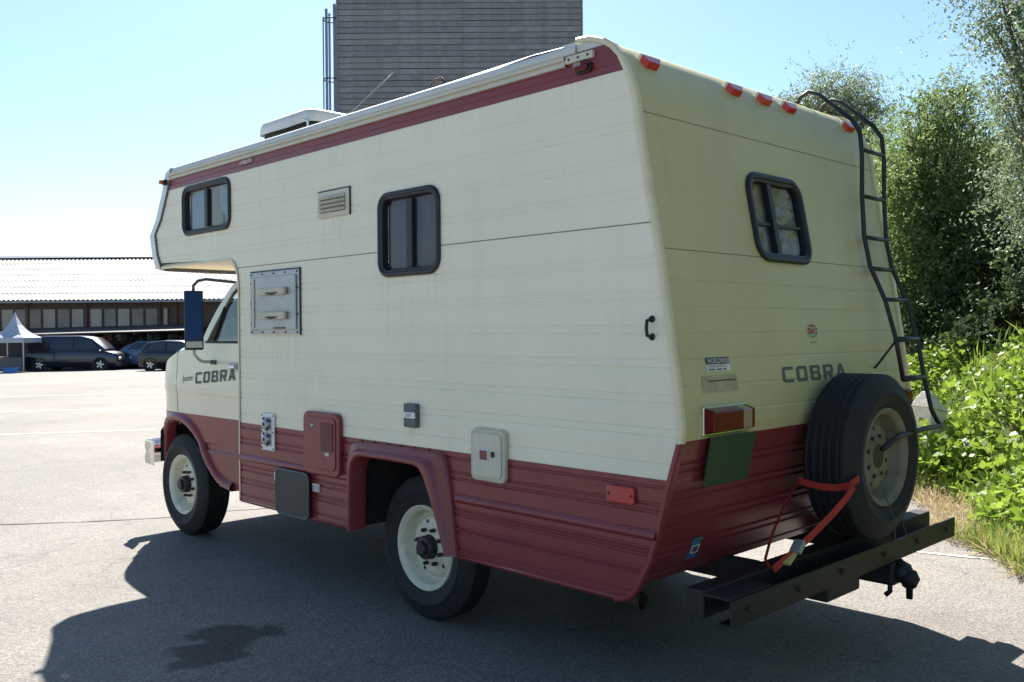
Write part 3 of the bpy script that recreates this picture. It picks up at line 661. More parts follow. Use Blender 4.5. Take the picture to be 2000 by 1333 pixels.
def cab_sheet(name, x0, x1, z0, z1, m, s, top=None, parent=None):
    zs = sorted(set([z0, z1]+[z for z in [.655, .66, .70, .705, 1.03, 1.032, 1.075]+[z0+(z1-z0)*k/26 for k in range(27)] if z0 < z < z1]))
    mb = MB(); nx = 10
    for a, b in zip(zs, zs[1:]):
        def iv(z):
            xe = x1
            if top:
                # x where hood_edge = z
                if hood_edge(x1) < z:
                    lo, hi = x0, x1
                    for _ in range(40):
                        mid = (lo+hi)/2
                        if hood_edge(mid) > z: lo = mid
                        else: hi = mid
                    xe = lo
            h = arch_iv(z); I = [(x0, xe)]
            if h:
                n = []
                for p, q in I:
                    if p < min(q, h[0]): n.append((p, min(q, h[0])))
                    if max(p, h[1]) < q: n.append((max(p, h[1]), q))
                I = n
            return I
        A, B = iv(a+1e-5), iv(b-1e-5)
        if len(A) != len(B): A = B = iv((a+b)/2)
        for (p0, p1), (q0, q1) in zip(A, B):
            for k in range(nx):
                t0, t1 = k/nx, (k+1)/nx
                c = [(p0+(p1-p0)*t0, a), (p0+(p1-p0)*t1, a), (q0+(q1-q0)*t1, b), (q0+(q1-q0)*t0, b)]
                vs = [(x, s*caby(x, z), z) for x, z in c]
                if s > 0: vs = vs[::-1]
                mb.add(vs, [(0, 1, 2, 3)], True)
    bm_o = mb.build(name, m, parent or MH, recalc=False)
    bm = bmesh.new(); bm.from_mesh(bm_o.data); bmesh.ops.remove_doubles(bm, verts=bm.verts, dist=1e-4); bm.to_mesh(bm_o.data); bm.free()
    return bm_o
BELT = .885; DX = 2.722
for s in (1, -1):
    D = empty('cab_door', parent=MH)
    cab_sheet('door_skin', 1.64, DX-.004, BELT, 1.383, M['cab'], s, top=True, parent=D)
    cab_sheet('door_skirt', 1.64, DX-.004, .46, BELT-.0005, M['maroon'], s, parent=D)
    cab_sheet('fender', DX+.004, 3.215, BELT, 1.325, M['cab'], s, top=True)
    cab_sheet('fender_skirt', DX+.004, 3.215, .50, BELT-.0005, M['maroon'], s)
    MB().box((DX-.012, s*.90-.01, .80), (DX+.012, s*.90+.01, 1.30)).build('door_gap', M['dark'], MH)
    # door frame round the glass
    op = [(2.36, 1.385), (2.30, 1.47), (2.20, 1.585), (2.085, 1.69), (2.02, 1.745), (1.95, 1.782), (1.85, 1.80), (1.64, 1.80)]
    ip = [(2.285, 1.385), (2.235, 1.45), (2.150, 1.545), (2.045, 1.655), (1.99, 1.708), (1.935, 1.738), (1.85, 1.752), (1.64, 1.752)]
    yy = lambda z: .932-(z-1.075)*.07 if z < 1.39 else .910-(z-1.385)*.12
    MB().loft([[(x, s*(yy(z)-.02), z) for x, z in op], [(x, s*(yy(z)+.002), z) for x, z in op], [(x, s*(yy(z)+.004), z) for x, z in ip], [(x, s*(yy(z)-.02), z) for x, z in ip]]).build('door_frame', M['cab'], D)
    sl = [(x-.004, z-.002) for x, z in ip]; s2 = [(x-.02, z-.016) for x, z in ip]; s2[0] = (2.262, 1.387); s2[-1] = (1.64, 1.736)
    MB().loft([[(x, s*(yy(z)-.004), z) for x, z in sl], [(x, s*(yy(z)-.004), z) for x, z in s2]]).build('window_seal', M['rubber'], D)
    gl = [(2.285, 1.385)]+ip[1:]+[(1.64, 1.385)]
    MB().add([(x, s*(yy(z)-.012), z) for x, z in gl], [tuple(range(len(gl)))]).build('door_glass', M['cabglass'], D)
    MB().tube([(2.195, s*(yy(1.387)-.006), 1.387), (2.082, s*(yy(1.60)-.006), 1.615)], .012, 6).build('quarter_light_bar', M['rubber'], D)
    MB().box((1.64, s*.910-.004, 1.376), (2.30, s*.910+.006, 1.392)).build('sill_trim', M['chrome'] if 0 else M['rubber'], D, bevel=.003)
    # handle
    MB().box((1.84, s*.923-.004, 1.215), (1.935, s*.923+.022, 1.237)).build('door_handle', M['chrome'], D, bevel=.008)
    MB().box((1.83, s*.924-.006, 1.195), (1.95, s*.924+.001, 1.25)).build('handle_recess', M['alu'], D)
    # flared wheel arch lip
    pts = [(3.05, .47), (3.045, .60), (3.025, .68), (2.985, .74), (2.93, .785), (2.86, .818), (2.77, .832), (2.66, .828), (2.56, .803), (2.46, .755), (2.385, .69), (2.315, .61), (2.26, .55), (2.19, .495), (2.12, .455), (2.03, .43), (1.94, .42)]
    rings = []
    for off_, dy in ((.052, .0), (.044, .014), (.026, .024), (.004, .025), (-.006, .014), (-.008, -.06)):
        rg = []
        for i, (x, z) in enumerate(pts):
            a = pts[max(i-1, 0)]; b = pts[min(i+1, len(pts)-1)]; t = Vector((b[0]-a[0], b[1]-a[1])).normalized(); nx, nz_ = t.y, -t.x
            rg.append((x+nx*off_, s*(caby(min(x, 3.1), max(z, .5))+dy), z+nz_*off_))
        rings.append(rg)
    MB().loft(rings, smooth=True).build('wheel_arch_flare', M['maroon'], MH)
    hs = MB(); arc = [(min(3.07, ARC[0]+.46*math.cos(R(a))), max(.50, ARC[1]+.43*math.sin(R(a)))) for a in range(-10, 200, 10)]
    hs.loft([[(x, s*.90, z) for x, z in arc], [(x, s*.50, z) for x, z in arc]], smooth=True); hs.build('wheel_housing', M['under'], MH)
    # rocker
    MB().box((1.67, s*.90-.02, .42), (2.15, s*.90+.005, .466)).build('rocker', M['maroon'], MH, bevel=.01)
# hood
mb = MB(); rings = []
for x in (2.30, 2.42, 2.55, 2.712, 2.83, 2.93, 3.05, 3.12, 3.19, 3.215, 3.22):
    ze = hood_edge(x); ye = caby(x, ze); g_ = []
    for t in (-1, -.97, -.9, -.7, -.35, 0, .35, .7, .9, .97, 1):
        h = .05*(1-abs(t)**4) + (.012 if abs(t) < .99 else 0); bow = .05*(1-t*t)*max(0, (x-2.7)/.5)
        g_.append((x+bow+.12*(1-t*t)*(1 if x < 2.4 else 0)*0, t*ye, ze+h*(1 if x < 3.1 else max(.1, (3.24-x)/.14))))
    rings.append(g_)
mb.loft(rings, smooth=True); mb.build('hood', M['cab'], MH)
# windshield and cab roof
mb = MB(); rings = []
for zt, xb in ((1.39, 2.36), (1.55, 2.235), (1.70, 2.075), (1.79, 1.95)):
    y = .885-(zt-1.39)*.12; rings.append([(xb+.13*(1-t*t), t*y, zt+.03*(1-t*t)) for t in (-1, -.8, -.5, 0, .5, .8, 1)])
mb.loft(rings, smooth=True); mb.build('windshield', M['cabglass'], MH)
mb = MB(); mb.loft([[(x, t*y, z+.05*(1-t*t)) for t in (-1, -.9, -.5, 0, .5, .9, 1)] for x, y, z in ((1.64, .84, 1.80), (1.85, .84, 1.80), (1.95, .825, 1.79), (2.08, .72, 1.775))], smooth=True); mb.build('cab_roof', M['cab'], MH)
# front face, grille, lamps, bumper
MB().box((3.15, -.80, .50), (3.19, .80, 1.06)).build('front_panel', M['maroon'], MH)
gr = MB().box((3.195, -.55, .72), (3.225, .55, .98)).build('grille', M['dark'], MH, bevel=.01)
for k in range(7): MB().box((3.226, -.53, .74+.033*k), (3.240, .53, .752+.033*k)).build('grille_bar', M['chrome'], gr)
for s in (1, -1):
    hl = MB(); hl.lathe([(.105, 3.19), (.105, 3.235), (.09, 3.24)], 24, 'x', (0, s*.66, .86)); h = hl.build('headlight', M['chrome'], MH)
    MB().lathe([(.09, 3.238), (.05, 3.255), (.0005, 3.26)], 24, 'x', (0, s*.66, .86)).build('headlight_lens', M['clear'], h)
bp = [(.0, .47), (.045, .475), (.055, .52), (.03, .56), (.055, .60), (.04, .645), (0, .65)]
mb = MB(); rings = []
for y, bx in ((-.935, 3.10), (-.93, 3.23), (-.88, 3.27), (-.5, 3.29), (0, 3.30), (.5, 3.29), (.88, 3.27), (.93, 3.23), (.935, 3.10)): rings.append([(bx+dx*(1 if bx > 3.2 else .3), y, z) for dx, z in bp])
mb.loft(rings, closed=True, smooth=True); mb.add(rings[0], [tuple(range(7))]); mb.add(rings[-1], [tuple(range(7))]); mb.build('front_bumper', M['chrome'], MH)
MB().box((3.12, -.78, .50), (3.19, .78, .62)).build('bumper_bracket', M['dark'], MH)
# cab interior
for y in (.45, -.45):
    st = empty('seat', parent=MH); MB().box((1.72, y-.23, .85), (2.15, y+.23, 1.0)).build('seat_cushion', M['seat'], st, bevel=.04)
    MB().box((-.06, -.22, 0), (.06, .22, .52), Matrix.Translation((1.76, y, 1.0)) @ Matrix.Rotation(R(-12), 4, 'Y')).build('seat_back', M['seat'], st, bevel=.04)
mb = MB(); mb.tube([(2.12+.10*math.sin(a)*.45, .45+.19*math.cos(a), 1.34+.19*math.sin(a)*.9) for a in [2*math.pi*k/24 for k in range(24)]], .014, 8, closed=True); mb.tube([(2.12, .27, 1.34), (2.12, .63, 1.34)], .01, 6); mb.tube([(2.12, .45, 1.34), (2.40, .45, 1.2)], .02, 6); mb.build('steering_wheel', M['rubber'], MH)
MB().box((2.22, -.84, 1.12), (2.50, .84, 1.33)).build('dashboard', M['seat'], MH, bevel=.03)
MB().box((1.65, -.86, .60), (2.9, .86, .64)).build('cab_floor', M['under'], MH)
# mirrors
for s in (1, -1):
    mr = empty('wing_mirror', parent=MH); c = Vector((2.02, s*1.125, 1.53)); fwd = Matrix.Translation(c) @ Matrix.Rotation(R(s*-24), 4, 'Z') @ Matrix.Rotation(R(7), 4, 'Y')
    mb = MB().box((0, -.058, -.19), (.045, .058, .19), fwd); mb.build('mirror_housing', M['dark'], mr, bevel=.008)
    mb = MB(); mb.add([fwd @ Vector(v_) for v_ in ((-.003, -.050, -.128), (-.003, .050, -.128), (-.003, .050, .178), (-.003, -.050, .178))], [(0, 1, 2, 3)]); mb.build('mirror_glass', M['mirror'], mr)
    mb = MB(); mb.add([fwd @ Vector(v_) for v_ in ((-.004, -.050, -.180), (-.004, .050, -.180), (-.004, .050, -.140), (-.004, -.050, -.140))], [(0, 1, 2, 3)]); mb.build('mirror_foot', M['vent'], mr)
    up = fwd @ Vector((.02, 0, .19)); dn = fwd @ Vector((.02, 0, -.19))
    MB().tube([up, up+Vector((0, 0, .035)), up+Vector((.0, -s*.03, .065)), up+Vector((-.01, -s*.08, .078)), Vector((1.98, s*.84, 1.775)), Vector((1.93, s*.80, 1.77))], .010, 8).build('mirror_arm', M['grey'], mr)
    MB().tube([dn, dn+Vector((0, 0, -.03)), dn+Vector((.02, -s*.04, -.065)), dn+Vector((.08, -s*.10, -.082)), Vector((2.20, s*.925, 1.255)), Vector((2.17, s*.92, 1.25))], .010, 8).build('mirror_arm', M['vent'], mr)
    MB().box((2.13, s*.921-.006, 1.236), (2.20, s*.921+.014, 1.264)).build('arm_foot', M['grey'], mr, bevel=.004)
screws(MH, [(2.55, 1.22)], .918, .012); 
# ---- roof fittings
v = empty('roof_air_conditioner', parent=MH)
MB().box((1.30, .12, 2.61), (1.86, .70, 2.745)).build('unit_base', M['dark'], v)
mb = MB(); rings = []
for z, d in ((2.735, .0), (2.772, .002), (2.806, .010), (2.822, .035), (2.829, .12)):
    rings.append([(x, y, z) for x, y in rrect(1.25+d*1.2, 1.905-d*1.6, .08+d, .735-d*.8, .06, 4)])
for q in rings: q.append(q[0])
mb.loft(rings, smooth=True); mb.add(rings[-1][:-1], [tuple(range(len(rings[-1])-1))]); mb.build('unit_cover', M['roof'], v)
MB().tube([(1.45, .70, 2.79), (1.24, .76, 2.72), (1.22, .76, 2.60)], .007, 6).build('unit_stay', M['white'], v)
MB().tube([(1.02, .8, 2.575), (.649, .8, 2.704), (.328, .8, 2.817)], .0032, 6).build('antenna', M['grey'], MH)
mb = MB(); mb.tube([(-.09, .90, 2.60), (-.10, .90, 2.645), (-.14, .90, 2.668), (-.19, .90, 2.668), (-.215, .90, 2.64), (-.22, .90, 2.60)], .006, 6); mb.build('roof_wire_loop', M['rust'], MH)
MB().lathe([(.0005, 2.695), (.03, 2.69), (.045, 2.67), (.045, 2.60)], 16, 'z', (-.75, -.15, 0)).build('roof_vent_cap', M['grey'], MH)
mb = MB(); mb.prism(rrect(-1.05, -.60, -.62, -.22, .06, 4), 2.60, 2.665, 'z'); mb.build('roof_hatch', M['vent'], MH, bevel=.02)
# ---- rear fittings
for y in (.83, .225, -.028, -.255, -.865):
    L_ = empty('clearance_light', parent=MH); z = 2.505; x = rear_x(z); Mx = Matrix.Translation((x, y, z)) @ Matrix.Rotation(R(-38), 4, 'Y')
    MB().box((-.008, -.062, -.026), (.004, .062, .026), Mx).build('light_base', M['white'], L_, bevel=.004)
    b = MB(); b.add([Mx @ Vector(q) for q in ((-.008, -.058, -.023), (-.008, .058, -.023), (-.008, .058, .023), (-.008, -.058, .023), (-.036, -.036, -.014), (-.036, .036, -.014), (-.036, .036, .014), (-.036, -.036, .014))], [(4, 5, 6, 7), (0, 1, 5, 4), (1, 2, 6, 5), (2, 3, 7, 6), (3, 0, 4, 7)]); b.build('light_lens', M['redtop'], L_, bevel=.003)
for s in (1, -1):
    T = empty('tail_light', parent=MH); y0, y1 = (.575, .862) if s > 0 else (-.862, -.575); z0, z1 = 1.052, 1.150; x = rear_x(1.1)
    MB().box((x-.012, y0-.004, z0-.006), (x+.004, y1+.008, z1+.006)).build('lamp_base', M['chrome'], T, bevel=.003)
    def lens(nm, a, b, m, dx=.075, za=z0, zb=z1):
        q = MB(); q.add([(x-.013, a, za), (x-.013, b, za), (x-.013, b, zb), (x-.013, a, zb), (x-dx, a, za+.012), (x-dx, b, za+.012), (x-dx, b, zb-.012), (x-dx, a, zb-.012)], [(4, 5, 6, 7), (0, 1, 5, 4), (1, 2, 6, 5), (2, 3, 7, 6), (3, 0, 4, 7)]); q.build(nm, m, T, bevel=.006)
    if s > 0: lens('brake_lens', .662, y1, M['redlens'], .055); lens('reversing_lens', .602, .661, M['clear'], .057); lens('end_lens', y0, .601, M['redlens'], .052)
    else: lens('brake_lens', y0, -.66, M['redlens']); lens('end_lens', -.659, y1, M['redlens'])
# licence plate on bracket
def rear_quad(name, y0, y1, z0, z1, m, d=.004, parent=MH, skew=0, t=.002):
    vs = [(rear_x(z0)-d, y1-skew, z0), (rear_x(z0)-d, y0-skew, z0), (rear_x(z1)-d, y0, z1), (rear_x(z1)-d, y1, z1)]
    q = MB(); q.add(vs+[(a+t, b, c) for a, b, c in vs], [(0, 1, 2, 3), (7, 6, 5, 4), (0, 4, 5, 1), (1, 5, 6, 2), (2, 6, 7, 3), (3, 7, 4, 0)]); return q.build(name, m, parent)
rear_quad('licence_plate', .53, .845, .845, 1.040, M['plate'], d=.03, skew=.03, t=.004)
for y in (.60, .78):
    MB().box((rear_x(.95)-.008, y-.02, .92), (rear_x(.95)+.01, y+.02, .98)).build('plate_bracket', M['dark'], MH)
# stickers
st = empty('sticker', parent=MH); st['label'] = 'black and white dealer sticker'
rear_quad('sticker_top', .640, .801, 1.312, 1.338, M['ink'], parent=st); rear_quad('sticker_base', .640, .801, 1.286, 1.3118, M['white'], parent=st)
rear_quad('old_film', .600, .840, 1.205, 1.270, M['film'], d=.003)
rear_quad('film_tear', .61, .80, 1.247, 1.251, M['interior'], d=.006, t=.001)
st2 = empty('sticker', parent=MH); st2['label'] = 'small blue sticker low on the rear skirt'
rear_quad('sticker_sheet', .690, .748, .535, .625, M['stickerblue'], parent=st2, skew=.0); rear_quad('sticker_edge', .690, .748, .618, .624, M['stickergreen'], d=.007, parent=st2)
for z in (.560, .590): rear_quad('sticker_line', .694, .744, z, z+.004, M['white'], d=.007, parent=st2)
rear_quad('sticker_frame', .694, .698, .560, .59, M['white'], d=.007, parent=st2); rear_quad('sticker_frame', .740, .744, .560, .59, M['white'], d=.007, parent=st2)
# round crest badge
bd = empty('crest_badge', parent=MH); bz, by = 1.435, -.055
def rear_disc(name, cy, cz, ry, rz, m, d, parent, n=16):
    q = MB(); q.add([(rear_x(cz+rz*math.sin(t))-d, cy+ry*math.cos(t), cz+rz*math.sin(t)) for t in [2*math.pi*k/n for k in range(n)]], [tuple(range(n))]); return q.build(name, m, parent)
rear_disc('badge_centre', by, bz, .016, .013, M['stickerred'], .006, bd)
for k, m_ in ((20, 'ink'), (65, 'stickerred'), (95, 'ink'), (125, 'stickerred'), (160, 'ink'), (200, 'ink'), (235, 'film'), (270, 'stickergreen'), (305, 'film'), (340, 'ink')):
    t = R(k); rear_disc('badge_ray', by+.036*math.cos(t), bz+.026*math.sin(t), .010, .005, M[m_], .006, bd, 8)
rear_quad('badge_text', by-.025, by+.025, bz-.052, bz-.049, M['inkfade'], parent=bd)
# ---- lettering
STROKES = {  # block capitals on a 1 x 1 cell, strokes as polygons
 'C': [[(0, .12), (.12, 0), (.12, 1), (0, .88)], [(.12, 0), (1, 0), (1, .2), (.22, .2), (.22, .8), (1, .8), (1, 1), (.12, 1)]],
 'O': [[(0, .12), (.12, 0), (.24, .2), (.24, .8), (.12, 1), (0, .88)], [(1, .12), (.88, 0), (.76, .2), (.76, .8), (.88, 1), (1, .88)], [(.12, 0), (.88, 0), (.76, .2), (.24, .2)], [(.12, 1), (.88, 1), (.76, .8), (.24, .8)]],
 'B': [[(0, 0), (.24, 0), (.24, 1), (0, 1)], [(.24, 0), (.88, 0), (.76, .19), (.24, .19)], [(.24, .81), (.76, .81), (.84, 1), (.24, 1)], [(.24, .42), (.80, .42), (.86, .52), (.78, .6), (.24, .6)], [(.88, 0), (1, .12), (1, .40), (.86, .52), (.80, .42), (.76, .19)], [(.84, 1), (.96, .88), (.96, .62), (.86, .52), (.78, .6), (.74, .81)]],
 'R': [[(0, 0), (.24, 0), (.24, 1), (0, 1)], [(.24, .81), (.76, .81), (.88, 1), (.24, 1)], [(.24, .36), (.76, .36), (.88, .36), (.76, .55), (.24, .55)], [(.88, 1), (1, .88), (1, .48), (.88, .36), (.76, .55), (.76, .81)], [(.48, .36), (.74, .36), (1, 0), (.74, 0)]],
 'A': [[(0, 0), (.24, 0), (.58, 1), (.38, 1)], [(1, 0), (.76, 0), (.42, 1), (.62, 1)], [(.2, .2), (.8, .2), (.74, .38), (.26, .38)]]}
def word(parent, text, fn, wd, h, gap, m):
    u = 0
    for ch in text:
        q = MB()
        for poly in STROKES[ch]:
            q.add([fn(u+a*wd, b*h) for a, b in poly], [tuple(range(len(poly)))])
        q.build('letter', m, parent); u += wd+gap
cab_fn = lambda a, b: (2.435-a-.0*b, caby(2.435-a, 1.075+b)+.0025, 1.075+b)
lt = empty('door_lettering', parent=MH); word(lt, 'COBRA', lambda a, b: (2.42-a, caby(2.42-a, 1.078+b)+.0025, 1.098+b+.042*a/.55), .088, .076, .031, M['ink'])
lt = empty('rear_lettering', parent=MH); word(lt, 'COBRA', lambda a, b: (rear_x(1.218+b)-.003, .247-a, 1.218+b), .090, .066, .030, M['inkfade'])
def text_mesh(name, body, size, fn, m, parent, shear=0):
    cu = bpy.data.curves.new('text', 'FONT'); cu.body = body; cu.size = size; cu.shear = shear; cu.resolution_u = 3
    o = bpy.data.objects.new('text', cu); COL.objects.link(o); bpy.context.view_layer.update()
    me = o.evaluated_get(bpy.context.evaluated_depsgraph_get()).to_mesh(); q = MB()
    q.add([fn(v_.co.x, v_.co.y) for v_ in me.vertices], [tuple(f.vertices) for f in me.polygons])
    bpy.data.objects.remove(o); bpy.data.curves.remove(cu)
    return q.build(name, m, parent)
text_mesh('script_lettering', 'Systems', .060, lambda a, b: (2.63-a*.85, caby(2.63-a, 1.105+b)+.003, 1.105+b+.08*a), M['ink'], MH, .35)
text_mesh('sticker_lettering', 'WORLDWIDE', .027, lambda a, b: (rear_x(1.316+b)-.006, .797-a*.93, 1.316+b), M['white'], st)
text_mesh('sticker_lettering', 'RV SALES & SERVICE', .0145, lambda a, b: (rear_x(1.300+b)-.006, .795-a*1.0, 1.300+b), M['stickerred'], st)
text_mesh('socket_lettering', '220V', .024, lambda a, b: (-.055-a*.95, 1.0365, 1.034+b), M['ink'], v)
for k, wds in enumerate(((.04, .035, .02),)):
    u = .79
    for ww in wds: rear_quad('sticker_line', u-ww, u, 1.290, 1.2945, M['ink'], d=.006, parent=st); u -= ww+.012
# ---- ladder
ld = empty('rear_ladder', parent=MH)
def rails(y):
    dn = [(-1.20, 2.60), (-1.225, 2.645), (-1.275, 2.668), (-1.33, 2.64), (-1.42, 2.56), (-1.50, 2.49), (-1.545, 2.42), (-1.555, 2.30), (-1.555, 2.10), (-1.565, 1.90), (-1.595, 1.75), (-1.67, 1.58), (-1.722, 1.39), (-1.755, 1.20), (-1.79, 1.04)]
    return [(x, y, z) for x, z in dn]
RL = rails(-.655)[:-1]; RR = rails(-.905)
MB().tube(RL, .0115, 8).build('ladder_rail', M['dark'], ld); MB().tube(RR+[(-1.82, -.90, .985), (-1.85, -.87, .968), (-1.865, -.82, .968)], .0115, 8).build('ladder_rail', M['dark'], ld)
for x, z in ((-1.552, 2.33), (-1.556, 2.10), (-1.57, 1.895), (-1.598, 1.74), (-1.668, 1.585), (-1.722, 1.39), (-1.757, 1.20)):
    MB().tube([(x, -.655, z), (x, -.905, z)], .0105 if z > 1.4 else .014, 8).build('ladder_rung', M['dark'], ld)
MB().tube([(-1.725, -.655, 1.39), (rear_x(1.25)-.003, -.63, 1.25)], .006, 6).build('ladder_brace', M['dark'], ld)
MB().tube([(-1.865, -.82, .968), (-1.875, -.60, .975), (-1.885, -.30, .965), (-1.90, -.10, .93)], .013, 8).build('wheel_retaining_bar', M['dark'], ld)
# ---- rear bumper / carrier
bm_ = empty('rear_carrier', parent=MH)
MB().box((-1.745, -1.0, .415), (-1.665, 1.01, .515)).build('carrier_beam', M['bumper'], bm_, bevel=.006)
MB().box((-1.862, -1.01, .405), (-1.852, 1.01, .500)).box((-1.852, -1.01, .405), (-1.80, 1.01, .413)).build('carrier_angle', M['bumper'], bm_, bevel=.002)
MB().box((-1.851, .74, .4995), (-1.746, 1.01, .5075)).build('carrier_plate', M['bumper'], bm_)
for y0, y1 in ((.40, .46), (.10, .36), (-.42, -.02), (-.98, -.62)): MB().box((-1.851, y0, .425), (-1.746, y1, .435)).build('carrier_tie', M['bumper'], bm_)
for y in (-.42, .42): MB().box((-1.666, y-.035, .415), (-1.601, y+.035, .485)).build('carrier_arm', M['bumper'], bm_)
for y in (-.9, -.55, -.2, .2, .55, .9):
    MB().lathe([(.0005, -1.873), (.011, -1.873), (.012, -1.862)], 6, 'x', (0, y, .455), smooth=False).build('carrier_bolt', M['rust'], bm_)
for y in (-.62, .62):
    MB().prism([(-1.862, .413), (-1.80, .413), (-1.852, .47)], y-.004, y+.004, 'y').build('carrier_gusset', M['rust'], bm_)
h = empty('tow_hitch', parent=MH)
MB().box((-1.86, -.42, .29), (-1.66, -.30, .40)).build('hitch_body', M['bumper'], h, bevel=.015)
MB().tube([(-1.84, -.36, .36), (-1.88, -.36, .345), (-1.90, -.36, .32)], [.05, .05, .035], 10).build('hitch_neck', M['bumper'], h)
MB().lathe([(.0005, .045), (.03, .035), (.045, .0), (.03, -.035), (.015, -.045), (.014, -.09), (.0005, -.09)], 14, 'z', (-1.905, -.36, .325)).build('hitch_ball', M['bumper'], h)
MB().tube([(-1.80, -.40, .30), (-1.80, -.40, .24), (-1.78, -.40, .22)], .012, 8).build('hitch_pin', M['bumper'], h)
MB().box((-1.80, -.10, .31), (-1.68, .20, .40)).build('hitch_receiver', M['bumper'], h, bevel=.01)

# ================================================================== spare wheel, strap
SP = wheel('spare_wheel', (-1.885, -.185, .885), -1, None, 'x', True)
tag(SP, 'worn black spare tyre on dirty cream rim standing on the rear carrier', 'spare wheel')
ST = empty('ratchet_strap'); tag(ST, 'orange red ratchet strap tied round the spare tyre', 'strap')
def band(pts, w_, nrm):
    a, b = [], []
    for p, nn in zip(pts, nrm):
        p = Vector(p); nn = Vector(nn).normalized()*w_/2; a.append(p+nn); b.append(p-nn)
    return MB().loft([a, b], smooth=True)
def onring(t, r, x): return (x, -.185+r*math.cos(t), .885+r*math.sin(t))
b1 = [onring(R(-14), .372, -1.645), onring(R(-14+0), .374, -1.70), onring(R(-22), .374, -1.80), onring(R(-30), .373, -1.872)]
# upper loop across the tread, seen low on the left flank
def tr(zz, x): 
    dz = zz-.885; return (x, -.185+math.sqrt(max(0, .368**2-dz*dz)), zz)
U = [tr(.800, -1.655), tr(.792, -1.70), tr(.785, -1.76), tr(.788, -1.82), tr(.800, -1.872), (-1.902, .20, .815), (-1.900, .12, .83)]
band(U, .030, [(0, .1, 1)]*7).build('strap_loop', M['strap'], ST)
V_ = [(-1.902, .17, .805), (-1.895, .215, .765), (-1.87, .30, .70), (-1.835, .41, .625), (-1.80, .50, .565), (-1.775, .585, .518)]
band(V_, .028, [(.3, .3, 1)]*6).build('strap_tail', M['strap'], ST)
W_ = [tr(.800, -1.656), (-1.655, .30, .70), (-1.66, .40, .60), (-1.69, .50, .53), (-1.75, .57, .5195)]
band(W_, .026, [(-1, .6, .3)]*5).build('strap_tail', M['strap'], ST)
MB().box((-.022, -.03, -.012), (.022, .03, .012), Matrix.Translation((-1.812, .465, .592)) @ Matrix.Rotation(R(-40), 4, 'X')).build('strap_buckle', M['alu'], ST, bevel=.004)
MB().box((-.018, -.05, -.006), (.018, .02, .006), Matrix.Translation((-1.80, .52, .545)) @ Matrix.Rotation(R(-30), 4, 'X')).build('buckle_tab', mat('buckle_yellow', (.5, .45, .12), .5), ST, bevel=.003)
K = MB(); K.tube([(-1.862+.006, .54, .505), (-1.80, .60, .525), (-1.73, .62, .52), (-1.70, .56, .53), (-1.75, .50, .53)], .016, 6); 
tie = MB(); tie.tube([(-1.907, -.06, .80), (-1.90, -.20, .63), (-1.868, -.30, .50)], .003, 5); tie.tube([(-1.868, -.30, .50), (-1.868, -.42, .50), (-1.75, -.47, .80)], .003, 5)
tag(tie.build('tie_cord', M['grey']), 'thin grey cord tied from spare rim to the carrier', 'cord')

exec_later = []
# ================================================================== background placed in camera-facing frames
RX = Vector((-math.sin(YAW), -math.cos(YAW), 0)); FX = Vector((math.cos(YAW), -math.sin(YAW), 0)); ANG = math.atan2(RX.y, RX.x)
def spot(px, D): p = CAM + FX*D + RX*((px-1000)/1796.8*D); return (p.x, p.y, gz(p.x, p.y))
# ---- tower
M['board'] = mat('weathered_grey_boards', (.235, .222, .215), .8, var=.25, scale=3, bump=.2, bscale=14, dirt=.35, dirtcol=(.11, .10, .10), dscale=2)
M['boardb'] = mat('weathered_grey_boards_pale', (.27, .255, .245), .8, var=.25, scale=4, bump=.2, bscale=14, dirt=.35, dirtcol=(.11, .10, .10), dscale=2)
M['steel'] = mat('galvanised_steel', (.22, .24, .28), .5, metal=.5, var=.15)
px0 = spot(664, 40); TW = empty('cladded_tower', px0, ANG); tag(TW, 'tall grey tower clad in horizontal weathered boards behind the motorhome', 'tower')
tw = 10.62; TH = 19.0
MB().box((.03, .03, 0), (tw-.03, 8, TH)).build('tower_core', mat('dark_gap', (.03, .03, .03), .9), TW)
bme = {}
def board_mesh(w_, m):
    q = MB(); q.add([(0, 0, 0), (w_, 0, 0), (w_, .022, .235), (0, .022, .235), (0, .045, 0), (w_, .045, 0), (w_, .045, .235), (0, .045, .235)], [(0, 1, 2, 3), (0, 4, 5, 1), (3, 2, 6, 7), (0, 3, 7, 4), (1, 5, 6, 2)])
    o = q.build('board', m, TW); return o
protos = [board_mesh(5.42, M['board']), board_mesh(5.19, M['board']), board_mesh(5.42, M['boardb']), board_mesh(5.19, M['boardb'])]
rnd = random.Random(3)
for k in range(int(TH/.257)):
    for c in (0, 1):
        src = protos[c+2*(rnd.random() < .4)]
        o = src.copy(); COL.objects.link(o); o.parent = TW; o.location = (0 if c == 0 else 5.432, -.02+rnd.uniform(-.006, .006), .257*k+rnd.uniform(-.004, .004))
for q in protos: bpy.data.objects.remove(q)
for x in (-.03, tw-.03): MB().box((x, -.05, 0), (x+.06, .08, TH)).build('corner_post', M['steel'], TW)
cg = empty('caged_ladder', parent=TW)
for y in (.5, .9): MB().box((-.27, y, 0), (-.15, y+.06, 16.1)).build('ladder_stringer', M['steel'], cg)
for k in range(0, 1):
    pass
for x, y, hw_ in ((-.74, .7, .03), (-.54, .40, .06), (-.52, .98, .05)): MB().box((x-hw_, y-.01, 2.5), (x+hw_, y+.01, 15.6 if x < -.6 else 15.85)).build('cage_bar', M['steel'], cg)
for zc in (3, 5.8, 8.6, 12.82, 15.45):
    for dz in (0, -.0):
        MB().tube([(-.37+.36*math.cos(a), .68+.34*math.sin(a), zc) for a in [R(20*k) for k in range(18)]], .03, 6, closed=True).build('cage_hoop', M['steel'], cg)
for k in range(50): MB().box((-.23, .56, .3+.31*k), (-.19, .90, .33+.31*k)).build('ladder_rung', M['steel'], cg)
